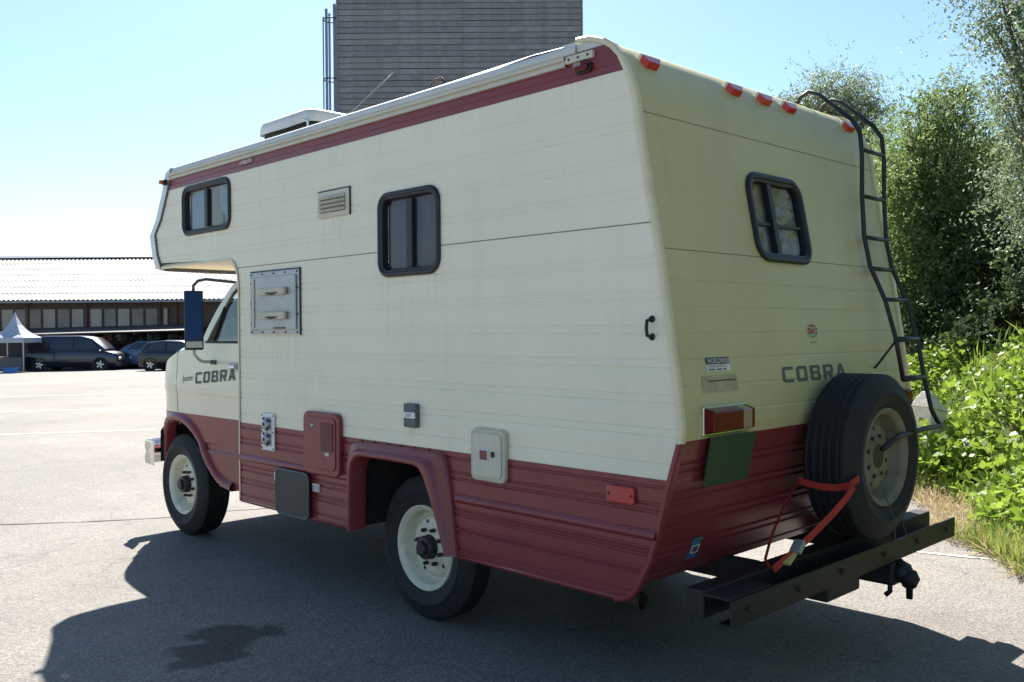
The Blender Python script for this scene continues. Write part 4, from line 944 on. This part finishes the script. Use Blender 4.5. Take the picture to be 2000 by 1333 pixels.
# ---- market hall
HL = empty('market_hall', spot(0, 52), ANG); tag(HL, 'long low brown hall with pale corrugated roof and a row of windows', 'building')
M['sheet'] = mat('fibre_cement_roofing', (.215, .205, .20), .7, var=.2, scale=2, dirt=.3, dirtcol=(.35, .33, .31), dscale=3)
M['sheetb'] = mat('fibre_cement_roofing_worn', (.165, .16, .155), .7, var=.2, scale=2, dirt=.3, dirtcol=(.2, .19, .17), dscale=3)
M['hallwall'] = mat('dark_brown_boarding', (.10, .060, .042), .75, var=.3, scale=3, bump=.2, bscale=10)
M['hallpaneb'] = mat('hall_window_pane_dim', (.17, .14, .125), .2, var=.3, scale=.9)
M['hallpane'] = mat('hall_window_pane', (.30, .27, .25), .15, var=.2, scale=.6)
EZ = 3.98; HX0, HX1 = -7.0, 19.0
MB().box((HX0, 0, 0), (HX1, .25, EZ)).box((HX0, 15.5, 0), (HX1, 15.75, EZ)).box((HX0, .25, 0), (HX0+.25, 15.5, EZ)).box((HX1-.25, .25, 0), (HX1, 15.5, EZ)).build('wall', M['hallwall'], HL)
sl = math.atan2(3.0, 8.5); rows, sw = 7, 1.04; slen = (8.5/math.cos(sl)+.05)/rows
q = MB(); A_, B_ = [], []
for k in range(25):
    x = sw*k/24; h = .032*math.cos(2*math.pi*k/6); A_.append((x, -.04, h+.018)); B_.append((x, slen+.04, h))
q.loft([A_, B_], smooth=True); proto = q.build('roof_sheet', M['sheet'], None); protob = q.build('roof_sheet', M['sheetb'], None)
RFp = empty('roof', (0, 0, 0), 0, HL)
rnd = random.Random(5)
for c in range(int((HX1-HX0+1)/sw)):
    for r_ in range(rows):
        o = (proto if rnd.random() < .7 else protob).copy(); COL.objects.link(o); o.parent = RFp
        d = r_*slen; o.location = (HX0-.4+c*sw, -.7+d*math.cos(sl), EZ-.12+d*math.sin(sl)+.004*(c % 2)); o.rotation_euler = (sl+rnd.uniform(-.004, .004), 0, 0)
bpy.data.objects.remove(proto); bpy.data.objects.remove(protob)
MB().add([(HX0-.4, 7.95, EZ+2.98), (HX1+.4, 7.95, EZ+2.98), (HX1+.4, 16.3, EZ-.1), (HX0-.4, 16.3, EZ-.1)], [(0, 1, 2, 3)]).build('rear_roof_slope', M['sheet'], RFp)
MB().add([(HX0-.4, 7.6, EZ+2.93), (HX1+.4, 7.6, EZ+2.93), (HX1+.4, 7.9, EZ+3.08), (HX0-.4, 7.9, EZ+3.08), (HX1+.4, 8.3, EZ+2.95), (HX0-.4, 8.3, EZ+2.95)], [(0, 1, 2, 3), (3, 2, 4, 5)]).build('ridge_cap', M['steel'], RFp)
MB().box((HX0-.3, -.80, EZ-.28), (HX1+.3, -.62, EZ-.16)).build('gutter', M['steel'], RFp)
MB().add([(HX0-.3, -.62, EZ-.22), (HX1+.3, -.62, EZ-.22), (HX1+.3, 0, EZ-.04), (HX0-.3, 0, EZ-.04)], [(0, 1, 2, 3)]).build('soffit', M['hallwall'], RFp)
U = lambda px: px/34.55
wx = [(-52, -28), (-24, 0), (4, 28), (29, 53)]+[(57+28*k, 81+28*k) for k in range(3)]+[(141, 164)]+[(177+27*k, 200+27*k) for k in range(5)]+[(320, 328)]
for a, b in wx:
    wn = empty('window', parent=HL)
    x0, x1 = U(a), U(b); z0, z1 = EZ-1.70, EZ-.62
    MB().box((x0-.05, -.06, z0-.05), (x1+.05, -.005, z0)).box((x0-.05, -.06, z1), (x1+.05, -.005, z1+.05)).box((x0-.05, -.06, z0), (x0, -.005, z1)).box((x1, -.06, z0), (x1+.05, -.005, z1)).build('window_frame', M['hallwall'], wn)
    MB().add([(x0, -.02, z0), (x1, -.02, z0), (x1, -.02, z1), (x0, -.02, z1)], [(0, 1, 2, 3)]).build('window_pane', M['hallpaneb'] if rnd.random() < .35 else M['hallpane'], wn)
for px in (-30, 55, 170, 313, 345): MB().box((U(px)-.08, -.12, 0), (U(px)+.08, -.002, EZ-.1)).build('wall_post', M['hallwall'], HL)
for k in range(7): MB().box((HX0, -.03, 1.1+.17*k), (HX1, -.003, 1.255+.17*k)).build('wall_board', M['hallwall'], HL)
cz = 2.05; MB().add([(U(60), -3.0, cz-.12), (U(420), -3.0, cz+.1), (U(420), -.05, cz+.45), (U(60), -.05, cz+.25), (U(60), -3.0, cz-.18), (U(420), -3.0, cz+.04)], [(0, 1, 2, 3), (0, 4, 5, 1)]).build('awning', mat('awning_grey', (.09, .08, .08), .7), HL)
for px in (150, 230, 330, 400): MB().box((U(px)-.03, -2.95, 0), (U(px)+.03, -2.89, cz-.08)).build('awning_post', M['dark'], HL)
# goods hanging in the shade of the awning
gm = bpy.data.materials.new('mixed_goods'); gm.use_nodes = True; nt = gm.node_tree; ge = node(nt, 'ShaderNodeNewGeometry'); rp = node(nt, 'ShaderNodeValToRGB'); rp.color_ramp.interpolation = 'CONSTANT'
for i, (pos, c) in enumerate(((0, (.02, .02, .022)), (.35, (.05, .03, .03)), (.55, (.03, .035, .06)), (.7, (.25, .04, .03)), (.76, (.10, .08, .06)), (.86, (.06, .10, .18)), (.9, (.3, .28, .25)), (.94, (.35, .18, .04)))):
    e = rp.color_ramp.elements[i] if i < 2 else rp.color_ramp.elements.new(pos); e.position = pos; e.color = (*c, 1)
nt.links.new(ge.outputs['Random Per Island'], rp.inputs[0]); nt.links.new(rp.outputs[0], nt.nodes['Principled BSDF'].inputs['Base Color'])
rnd = random.Random(11); q = MB()
for k in range(420):
    x = rnd.uniform(U(175), U(400)); z = rnd.choice((.25, .6, 1.0, 1.35, 1.65, 1.8))+rnd.uniform(-.1, .12); y = rnd.uniform(-1.6, -.5); sx, sy, sz = rnd.uniform(.05, .16), rnd.uniform(.05, .12), rnd.uniform(.06, .22)
    q.box((-sx, -sy, -sz), (sx, sy, sz), Matrix.Translation((x, y, z)) @ Matrix.Rotation(rnd.uniform(-1, 1), 4, 'Z') @ Matrix.Rotation(rnd.uniform(-.4, .4), 4, 'X'))
for z in (.15, .85, 1.5): q.box((U(175), -1.7, z-.06), (U(400), -.4, z-.03))
o = q.build('market_goods', gm); o.location = HL.location; o.rotation_euler = HL.rotation_euler
tag(o, 'dark shelves of mixed colourful goods under the hall awning', 'goods', kind='stuff')
# ---- marquee
TN = empty('market_tent', spot(30, 46), ANG); tag(TN, 'white peaked market tent beside the dark minivan', 'tent')
M['canvas'] = mat('white_tent_canvas', (.42, .45, .52), .8, var=.06); hw = .88
q = MB(); rings = []
for t, z in ((1, 1.72), (.72, 1.86), (.48, 2.06), (.26, 2.36), (.10, 2.72), (.015, 2.98)):
    rings.append([(hw*t*a, hw*t*b, z) for a, b in ((-1, -1), (0, -1), (1, -1), (1, 0), (1, 1), (0, 1), (-1, 1), (-1, 0), (-1, -1))])
q.loft(rings, smooth=False); q.build('tent_roof', M['canvas'], TN)
MB().loft([[(hw*a, hw*b, 1.72) for a, b in ((-1, -1), (1, -1), (1, 1), (-1, 1), (-1, -1))], [(hw*a*1.01, hw*b*1.01, 1.47) for a, b in ((-1, -1), (1, -1), (1, 1), (-1, 1), (-1, -1))]]).build('tent_valance', M['canvas'], TN)
for a in (-1, 1):
    for b in (-1, 1): MB().box((a*hw*.98-.03, b*hw*.98-.03, 0), (a*hw*.98+.03, b*hw*.98+.03, 1.7)).build('tent_pole', M['alu'], TN)
MB().add([(-hw, hw*.96, 0), (hw, hw*.96, 0), (hw, hw*.96, 1.6), (-hw, hw*.96, 1.6)], [(0, 1, 2, 3)]).build('tent_wall', mat('tent_back', (.05, .05, .06), .8), TN)
tb = empty('stall_table', spot(12, 46.4), ANG); tag(tb, 'dark trestle stall table under the white tent', 'table')
MB().box((-1.2, -.4, .72), (1.0, .4, .76)).build('tabletop', M['hallwall'], tb); MB().box((-1.2, -.40, .1), (1.0, -.37, .719)).build('table_skirt', M['grey'], tb)
for x in (-1.1, .9): MB().box((x-.03, .3, 0), (x+.03, .36, .72)).build('leg', M['dark'], tb)
cr = empty('blue_crate', spot(20, 44), ANG); tag(cr, 'blue plastic crate on the ground in front of the white tent', 'crate'); M['bluep'] = mat('blue_plastic', (.03, .16, .50), .45)
MB().box((-.27, -.18, 0), (.27, .18, .02)).build('crate_floor', M['bluep'], cr)
for a, b in (((-.27, -.18, .02), (.27, -.16, .26)), ((-.27, .16, .02), (.27, .18, .26)), ((-.27, -.159, .02), (-.25, .159, .26)), ((.25, -.159, .02), (.27, .159, .26))): MB().box(a, b).build('crate_side', M['bluep'], cr)
MB().tube([(-.29, -.2, .26), (.29, -.2, .26), (.29, .2, .26), (-.29, .2, .26)], .015, 6, closed=True).build('crate_rim', M['bluep'], cr)

# ---- cars
M['carglass'] = mat('car_glass', (.02, .025, .03), .05, var=.02, spec=.8); M['alloy'] = mat('alloy_wheel', (.55, .55, .57), .3, metal=.8, var=.05)
def car(name, label, px, D, face, prof, glassz, paint, whl, wr, ww=1.72, lamp_front=True, fast_rear=None, rot=0):
    """prof: list of (x, z_body_top, z_roof or None, halfwidth factor); x from rear (0) to front (L)."""
    C_ = empty(name, spot(px, D), ANG+(0 if face > 0 else math.pi)+rot); tag(C_, label, 'car' if 'van' not in name else 'van', 'cars parked by the hall')
    pm = mat(name+'_paint', paint, .25, var=.05, coat=.6); hwid = ww/2
    # lower body: loft of cross sections along x
    q = MB(); rings = []
    for x, zb, zr, f in prof:
        y = hwid*f; rings.append([(x, -y*.88, .20), (x, -y*.97, .30), (x, -y, .52), (x, -y*.985, zb-.10), (x, -y*.95, zb-.01), (x, -y*.86, zb+.015), (x, 0, zb+.035), (x, y*.86, zb+.015), (x, y*.95, zb-.01), (x, y*.985, zb-.10), (x, y, .52), (x, y*.97, .30), (x, y*.88, .20)])
    q.loft(rings, smooth=True); n = len(rings[0]); q.add(rings[0], [tuple(range(n))]); q.add(rings[-1], [tuple(range(n))]); q.build('body', pm, C_)
    g_ = [(x, zb, zr, f) for x, zb, zr, f in prof if zr]
    q = MB(); rings = []
    for x, zb, zr, f in g_:
        y0 = hwid*f*.94; y1 = hwid*f*(.94-.16*(zr-zb)/.6); rings.append([(x, -y0, zb-.02), (x, -y1, zr-.06), (x, -y1*.9, zr-.01), (x, 0, zr+.02), (x, y1*.9, zr-.01), (x, y1, zr-.06), (x, y0, zb-.02)])
    q.loft(rings, smooth=True); n = len(rings[0]); q.add(rings[0], [tuple(range(n))]); q.add(rings[-1], [tuple(range(n))]); q.build('cabin', pm, C_)
    # windows
    def yside(x, z):
        for (a, za, ra, fa), (b, zb, rb, fb) in zip(g_, g_[1:]):
            if a <= x <= b:
                t = (x-a)/(b-a); Z0 = za+(zb-za)*t; Z1 = ra+(rb-ra)*t; f = fa+(fb-fa)*t; u = (z-Z0)/max(Z1-Z0, .05)
                return hwid*f*(.94-.16*(Z1-Z0)/.6*min(1, max(0, u)))+.008
        return hwid*.9
    for pl in glassz:
        for s in (-1, 1):
            MB().add([(x, s*yside(x, z), z) for x, z in pl], [tuple(range(len(pl)))]).build('side_window', M['carglass'], C_)
    L_ = prof[-1][0]
    fr = [(x, zb, zr, f) for x, zb, zr, f in g_]
    (xa, za, ra, fa), (xb, zb_, rb, fb) = fr[-2], fr[-1]
    MB().add([(xb+.012, -hwid*.76, zb_+.05), (xb+.012, hwid*.76, zb_+.05), (xa+.02, hwid*.64, ra-.02), (xa+.02, -hwid*.64, ra-.02)], [(0, 1, 2, 3)]).build('windscreen', M['carglass'], C_)
    (xa, za, ra, fa), (xb, zb_, rb, fb) = fr[1], fr[0]
    MB().add([(xb-.012, -hwid*.70, zb_+.05), (xb-.012, hwid*.70, zb_+.05), (xa-.02, hwid*.62, ra-.05), (xa-.02, -hwid*.62, ra-.05)], [(0, 1, 2, 3)]).build('rear_screen', M['carglass'], C_)
    for s in (-1, 1):
        for x in whl:
            W = empty('wheel', (x, s*(hwid-.10), wr), 0, C_)
            MB().lathe([(wr*.62, s*.08), (wr*.95, s*.09), (wr, s*.06), (wr, -s*.09), (wr*.6, -s*.1)], 24, 'y').build('tyre', M['tyre'], W)
            MB().lathe([(wr*.64, s*.085), (wr*.55, s*.075), (wr*.5, s*.05), (.001, s*.05)], 20, 'y').build('rim', M['dark'], W)
            for k in range(5):
                MB().box((-.035, s*.055 if s > 0 else -.09, .02), (.035, .09 if s > 0 else -.055, wr*.58), Matrix.Rotation(2*math.pi*k/5+.2, 4, 'Y')).build('spoke', M['alloy'], W)
            MB().lathe([(.001, s*.095), (.05, s*.09), (.055, s*.06)], 12, 'y').build('hub_cap', M['alloy'], W)
            a = MB(); a.lathe([(wr*1.14, s*.096), (wr*.98, s*.097), (wr*.98, s*.02)], 28, 'y', (x, s*(hwid-.088), wr)); a.build('wheel_arch', M['dark'], C_)
        zf = prof[-2][1]
        MB().box((L_-.42, s*hwid*.70-.12, zf-.22), (L_-.02, s*hwid*.70+.16, zf-.07), None).build('headlight', M['clear'] if 0 else M['white'], C_, bevel=.05)
        MB().box((.0, s*hwid*.80-.10, prof[1][1]-.22), (.16, s*hwid*.80+.13, prof[1][1]-.02)).build('tail_light', M['redlens'], C_, bevel=.03)
        xm = g_[-1][0]-.25; MB().box((xm, s*(hwid+.02)-.08, prof[-3][1]+.02), (xm+.12, s*(hwid+.02)+.08, prof[-3][1]+.15)).build('door_mirror', pm, C_, bevel=.03)
        for x in (L_*.36, L_*.58): MB().box((x, s*hwid*.985-.015, prof[2][1]-.12), (x+.18, s*hwid*.985+.02, prof[2][1]-.09)).build('door_handle', pm, C_, bevel=.008)
    MB().box((L_-.10, -hwid*.8, .22), (L_+.02, hwid*.8, .42)).build('front_bumper', M['dark'], C_, bevel=.04)
    return C_
vp = [(0, .95, 1.12, .93), (.12, 1.02, 1.70, .97), (.6, 1.05, 1.80, 1), (2.6, 1.05, 1.80, 1), (3.25, 1.03, 1.70, .99), (3.95, 1.00, 1.12, .97), (4.4, .92, None, .93), (4.62, .78, None, .84), (4.72, .55, None, .72)]
car('minivan', 'dark navy minivan parked in front of the brown hall', 66, 47.6, 1, vp, [[(.30, 1.12), (1.15, 1.12), (1.15, 1.62), (.38, 1.62)], [(1.22, 1.12), (2.35, 1.12), (2.35, 1.62), (1.22, 1.62)], [(2.42, 1.12), (3.65, 1.12), (3.20, 1.60), (2.42, 1.62)]], (.012, .016, .03), (.70, 3.75), .33, 1.9, rot=.03)
hp = [(0, .80, .98, .88), (.10, .92, 1.10, .94), (.45, .95, 1.40, 1), (1.2, .95, 1.48, 1), (2.1, .93, 1.46, 1), (2.75, .92, 1.20, .98), (3.1, .90, .95, .96), (3.6, .80, None, .92), (3.85, .66, None, .84), (3.92, .5, None, .75)]
hg = [[(.42, 1.02), (1.35, 1.0), (1.35, 1.38), (.75, 1.36)], [(1.42, 1.0), (2.65, .98), (2.15, 1.37), (1.42, 1.38)]]
car('hatchback', 'black hatchback with red tail light parked nearest the motorhome nose', 283, 45.5, 1, hp, hg, (.008, .008, .010), (.62, 3.1), .31, 1.7, rot=-.05)
car('hatchback', 'silver blue hatchback parked behind the black one', 352, 50.5, -1, hp, hg, (.22, .32, .46), (.62, 3.1), .31, 1.7, rot=.06)

# ================================================================== vegetation on the right
def grove_mesh(name, V, F, m, parent=None):
    me = bpy.data.meshes.new(name); nv = len(V); nf = len(F); k = F.shape[1]
    me.vertices.add(nv); me.vertices.foreach_set('co', V.astype(np.float32).ravel())
    me.loops.add(nf*k); me.loops.foreach_set('vertex_index', F.astype(np.int32).ravel())
    me.polygons.add(nf); me.polygons.foreach_set('loop_start', np.arange(0, nf*k, k, dtype=np.int32)); me.polygons.foreach_set('loop_total', np.full(nf, k, np.int32))
    me.materials.append(m); me.update(calc_edges=True); me.validate()
    o = bpy.data.objects.new(name, me); COL.objects.link(o)
    if parent: o.parent = parent
    return o
def leaf_arrays(P, size, asp, rng, up=None, droop=.3, upb=0.):
    n = len(P); d = rng.normal(size=(n, 3)); d[:, 2] -= droop
    if up is not None: d = d*.6+up
    d /= np.linalg.norm(d, axis=1)[:, None]
    nn = rng.normal(size=(n, 3)); nn[:, 2] += upb
    nn -= d*(nn*d).sum(1)[:, None]; nn /= np.linalg.norm(nn, axis=1)[:, None]; s = np.cross(d, nn)
    L_ = size*rng.uniform(.6, 1.3, n)[:, None]; Wd = L_*asp
    a = P; b = P+d*L_*.45+s*Wd*.5+nn*L_*.08; c = P+d*L_; e = P+d*L_*.45-s*Wd*.5+nn*L_*.08
    V = np.stack([a, b, c, e], 1).reshape(-1, 3); i = np.arange(n)*4
    F = np.stack([i, i+1, i+2, i+3], 1)
    return V, F
M['bark'] = mat('bark', (.09, .075, .06), .9, var=.3, scale=8, bump=.5, bscale=20)
M['leafA'] = leafmat('leaf_willow', (.085, .14, .042), (.18, .25, .085), .42, .55, .25)
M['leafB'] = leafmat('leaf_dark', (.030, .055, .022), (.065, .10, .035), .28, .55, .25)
M['leafC'] = leafmat('leaf_silver', (.10, .145, .075), (.19, .24, .14), .4, .5, .3)
M['leafI'] = leafmat('leaf_bramble', (.10, .19, .020), (.20, .29, .045), .42, .48, .3)
M['leafG'] = leafmat('grass_blade', (.10, .17, .03), (.24, .27, .07), .4, .5)
M['straw'] = leafmat('dry_straw', (.30, .24, .12), (.45, .37, .22), .3, .6)
def tree(label, px, D, lobes, n, m, size, asp=.42, group='trees along the verge', seed=1, trunk_r=.10, clump=.28, lean=(0, 0), stems=1):
    """lobes: (dx along image right, dy away, z centre, rx, ry, rz, weight)"""
    rng = np.random.default_rng(seed); rnd = random.Random(seed); b = Vector(spot(px, D)); T = empty('tree', b); tag(T, label, 'tree', group)
    def loc(a, c, z): v_ = RX*a+FX*c; return Vector((v_.x, v_.y, z))
    P = []; q = MB(); ws = np.array([l[6] for l in lobes]); ws = ws/ws.sum()
    zlow = min(l[2]-l[5] for l in lobes); ztop = max(l[2] for l in lobes)
    tr_ = [Vector((0, 0, 0))]
    for k in range(1, 7): t = k/6; tr_.append(loc(lean[0]*t+rnd.gauss(0, .06), lean[1]*t+rnd.gauss(0, .06), ztop*t*.95))
    q.tube(tr_, [trunk_r*(1-.8*k/6) for k in range(7)], 8)
    for l, wgt in zip(lobes, ws):
        nc = max(6, int(n*wgt/170)); c0 = loc(l[0], l[1], l[2])
        for j in range(nc):
            d = rng.normal(size=3); d /= np.linalg.norm(d); r_ = rng.uniform(.15, 1)**.45
            cc = c0+loc(d[0]*l[3]*r_, d[1]*l[4]*r_, d[2]*l[5]*r_)
            if j % 3 == 0:
                i = min(6, max(1, int(cc.z/ztop*6*.75))); a = tr_[i]; mid = a.lerp(cc, .5)+Vector((rnd.gauss(0, .08), rnd.gauss(0, .08), -.05)); q.tube([a, mid, cc], [trunk_r*.28, trunk_r*.16, .006], 5, cap=False)
            k = int(n*wgt/nc*rng.uniform(.5, 1.5)); s = clump*rng.uniform(.6, 1.4)
            # sprays: leaves strung along short drooping twigs
            tw_ = rng.normal(size=(max(4, k//14), 3))*s; idx = rng.integers(0, len(tw_), k); t = rng.uniform(0, 1, k)[:, None]
            pp = tw_[idx]*(.35+.8*t)+rng.normal(size=(k, 3))*s*.10; pp[:, 2] -= (t[:, 0]**2)*s*.5
            P.append(pp+np.array(cc))
    P = np.concatenate(P); P = P[P[:, 2] > .05]
    V, F = leaf_arrays(P, size, asp, rng, droop=.45, upb=.6)
    q.build('trunk', M['bark'], T); grove_mesh('crown', V, F, m, T); return T
tree('tall pale willow rising above the camper ladder, farthest back', 1612, 27, [(0, 0, 7.6, 1.1, 1.2, 1.3, 1.0), (-1.0, 0, 7.2, .8, .8, .8, .8), (.8, .2, 7.8, .9, .8, 1.1, .8), (.9, 0, 6.2, .9, 1, 1.0, .6), (0, 0, 5.4, 1.6, 1.2, 1.2, .7)], 42000, M['leafC'], .10, .35, seed=4, trunk_r=.13, clump=.42)
tree('slender tree right behind the ladder with loose grey green crown', 1750, 19, [(0, 0, 4.6, .7, .9, 1.1, 1), (.3, 0, 3.2, .8, .9, 1.0, 1), (-.1, 0, 2.2, .7, .9, .9, .8)], 22000, M['leafA'], .085, .38, seed=5, trunk_r=.09, clump=.34)
tree('dense mid green tree with rounded top between ladder and frame edge', 1838, 13.5, [(0, 0, 4.15, .55, .7, .85, 1.0), (-.35, 0, 3.3, .6, .7, .7, .9), (.4, .1, 3.3, .6, .7, .9, .9), (-.45, -.2, 2.3, .65, .7, .7, .9), (.1, .4, 2.0, .8, .7, .8, .7)], 66000, M['leafA'], .060, .40, seed=6, trunk_r=.10, clump=.27)
tree('big silvery tree reaching out of the top right of view', 2095, 10.5, [(0, 0, 5.1, .9, .9, .9, 1.0), (-.55, 0, 5.3, .55, .6, .5, .35), (-.15, -.2, 4.0, .75, .8, .7, 1.0), (-.25, -.3, 3.1, .60, .7, .6, .9), (.1, -.4, 2.2, .5, .7, .7, .8), (.6, 0, 3.6, .8, .8, 1.5, .8)], 80000, M['leafC'], .052, .42, seed=7, trunk_r=.14, clump=.26, stems=2)
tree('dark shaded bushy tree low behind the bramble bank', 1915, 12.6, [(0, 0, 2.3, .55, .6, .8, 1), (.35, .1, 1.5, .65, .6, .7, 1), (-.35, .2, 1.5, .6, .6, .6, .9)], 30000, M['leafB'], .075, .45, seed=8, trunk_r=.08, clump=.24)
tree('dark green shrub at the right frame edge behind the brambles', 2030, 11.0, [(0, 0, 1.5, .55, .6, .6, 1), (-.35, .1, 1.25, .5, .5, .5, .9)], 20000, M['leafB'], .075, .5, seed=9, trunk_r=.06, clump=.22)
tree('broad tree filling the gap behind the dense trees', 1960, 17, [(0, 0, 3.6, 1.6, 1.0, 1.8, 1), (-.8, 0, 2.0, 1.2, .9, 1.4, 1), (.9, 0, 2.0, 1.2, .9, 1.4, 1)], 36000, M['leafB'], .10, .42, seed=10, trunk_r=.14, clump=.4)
# verge: bank with brambles
E0 = Vector((1.6, -6.7)); E1 = Vector((-4.6, 1.6)); ED = (E1-E0).normalized(); EN = Vector((ED.y, -ED.x))
if EN.x > 0: EN = -EN
EL = (E1-E0).length
def bank_h(s, t):
    w_ = .12*math.sin(t*1.7)+.08*math.sin(t*3.9+1)
    s = s-w_; a = max(0, min(1, (s-.35)/1.9)); taper = max(0, min(1, (5.6-t)/1.2))   # lower nearer the camera
    return .012+max(0, min(1, s/.5))*.03+(.72*a*a*(3-2*a))*(.25+.75*taper)*(1.0+.5*max(0, min(1, (4.6-t)/2)))
q = MB(); NS, NT = 26, 60; tt = [-14+(EL+16)*k/NT for k in range(NT+1)]; ss = [0]+[.12*1.22**k for k in range(NS)]
vs = []
for t in tt:
    for s in ss:
        e = .10*math.sin(t*2.3)+.06*math.sin(t*5.1); p = E0+ED*t+EN*(s+e*max(0, 1-s/2)); vs.append((p.x, p.y, bank_h(s, t) if s > 0 else .002))
n = len(ss); q.add(vs, [(i*n+j, (i+1)*n+j, (i+1)*n+j+1, i*n+j+1) for i in range(NT) for j in range(n-1)], True)
o = q.build('verge', mat('verge_soil', (.15, .115, .065), .95, var=.35, scale=5, bump=.6, bscale=25, dirt=.5, dirtcol=(.09, .12, .03), dscale=2)); tag(o, 'earth bank of the verge', None, None, 'structure')
rng = np.random.default_rng(21)
def scatter(n, t0, t1, s0, s1, hi, pw=1.0):
    t = rng.uniform(t0, t1, n); s = s0+(s1-s0)*rng.uniform(0, 1, n)**pw; P = np.zeros((n, 3))
    for i in range(n):
        e = .10*math.sin(t[i]*2.3)+.06*math.sin(t[i]*5.1); p = E0+ED*t[i]+EN*(s[i]+e*max(0, 1-s[i]/2)); P[i] = (p.x, p.y, bank_h(s[i], t[i]))
    P[:, 2] += hi*rng.uniform(0, 1, n)**.8*np.clip((s-s0)/.5+.15, .1, 1)
    return P
Pb = np.concatenate([scatter(14000, -8.5, -1.5, .2, 4.2, .5), scatter(28000, -1.5, 5.4, .22, 4.2, .45), scatter(7000, 5.2, 7.2, .55, 4.2, .42)])
# uneven mounds of bramble
Pb[:, 2] += .16*np.sin(Pb[:, 0]*3.1+1)*np.sin(Pb[:, 1]*2.7)*np.clip(Pb[:, 2], 0, .6)
V, F = leaf_arrays(Pb, .085, .72, rng, up=np.array([0, 0, .35]), upb=1.3)
V2, F2 = leaf_arrays(scatter(12000, -1.5, 7.0, .35, 4.0, .40), .060, .6, rng, up=np.array([0, 0, .2]), upb=1.0)
M['leafJ'] = leafmat('leaf_nettle', (.045, .10, .018), (.10, .17, .03), .35, .45)
tag(grove_mesh('nettle_leaves', V2, F2, M['leafJ']), 'darker small nettle leaves between the brambles', 'ground cover', kind='stuff')
tag(grove_mesh('bramble_leaves', V, F, M['leafI']), 'bright green bramble leaves covering the bank', 'ground cover', kind='stuff')
Pg = scatter(9000, 4.9, 8.5, -.05, 1.2, .02, 1.6); V, F = leaf_arrays(Pg, .15, .055, rng, up=np.array([0, 0, 1.2]), droop=0)
tag(grove_mesh('verge_grass', V, F, M['leafG']), 'ragged green grass along the asphalt edge', 'grass', kind='stuff')
Ps = scatter(9000, 0, 7.5, -.08, .55, .03, 1.2); V, F = leaf_arrays(Ps, .13, .05, rng, up=np.array([0, 0, .15]), droop=0)
tag(grove_mesh('dry_straw', V, F, M['straw']), 'dry straw litter at the foot of the bank', 'straw', kind='stuff')
Pt = scatter(2600, .5, 6.5, .5, 3.5, .55); V, F = leaf_arrays(Pt, .22, .08, rng, up=np.array([0, 0, 1.0]), droop=0)
tag(grove_mesh('bramble_shoots', V, F, M['leafG']), 'yellowish upright shoots among the brambles', 'shoots', kind='stuff')
# concrete marker post in the brambles
PX = spot(1815, 8.5); po = empty('marker_post', PX, ANG+.5); tag(po, 'pale concrete marker post with sloped cap beside the ladder foot', 'post')
MB().add([(-.13, -.11, 0), (.13, -.11, 0), (.13, .11, 0), (-.13, .11, 0), (-.12, -.10, .72), (.12, -.10, .66), (.12, .10, .66), (-.12, .10, .72)], [(0, 1, 5, 4), (1, 2, 6, 5), (2, 3, 7, 6), (3, 0, 4, 7), (0, 3, 2, 1), (4, 5, 6, 7)]).build('post_shaft', M['stone'], po, bevel=.008)
MB().add([(-.135, -.115, .721), (.135, -.115, .661), (.135, .115, .661), (-.135, .115, .721), (-.07, -.03, .86), (.02, -.03, .84), (.02, .03, .84), (-.07, .03, .86)], [(0, 1, 5, 4), (1, 2, 6, 5), (2, 3, 7, 6), (3, 0, 4, 7), (4, 5, 6, 7), (0, 3, 2, 1)]).build('post_cap', M['stone'], po, bevel=.008)

# unseen tree belt added past the frame edge to darken the motorhome's rear
rng = np.random.default_rng(33); P = []
for cx, cy, h, r in ((-4.9, -4.2, 8.5, 1.6), (-5.8, -2.2, 8.0, 1.5), (-6.8, -.4, 8.5, 1.6), (-8.0, 1.4, 8.0, 1.6)):
    for k in range(110):
        z = rng.uniform(.3, h); rr = r*math.sqrt(max(.1, 1-((z-h*.45)/(h*.6))**2))*rng.uniform(.3, 1); a = rng.uniform(0, 6.28); P.append(rng.normal(size=(110, 3))*.33+np.array((cx+rr*math.cos(a), cy+rr*math.sin(a), z)))
P = np.concatenate(P); P = P[P[:, 2] > .05]; V, F = leaf_arrays(P, .12, .5, rng, droop=.4, upb=.6)
tag(grove_mesh('added_tree_belt', V, F, M['leafA']), 'unseen leafy tree belt added along the verge to shade the motorhome rear', 'trees', kind='stuff')

# brambles crowding round the marker post
rng = np.random.default_rng(41); n = 1500; a = rng.uniform(0, 6.28, n); r_ = rng.uniform(.1, .62, n)
P = np.stack([PX[0]+r_*np.cos(a)-.20*FX.x, PX[1]+r_*np.sin(a)-.20*FX.y, rng.uniform(.02, .60, n)*(1.1-r_*.8)], 1); V, F = leaf_arrays(P, .085, .7, rng, up=np.array([0, 0, .3]), upb=1.2)
tag(grove_mesh('bramble_clump', V, F, M['leafI']), 'bramble clump growing over the foot of the concrete post', 'ground cover', kind='stuff')
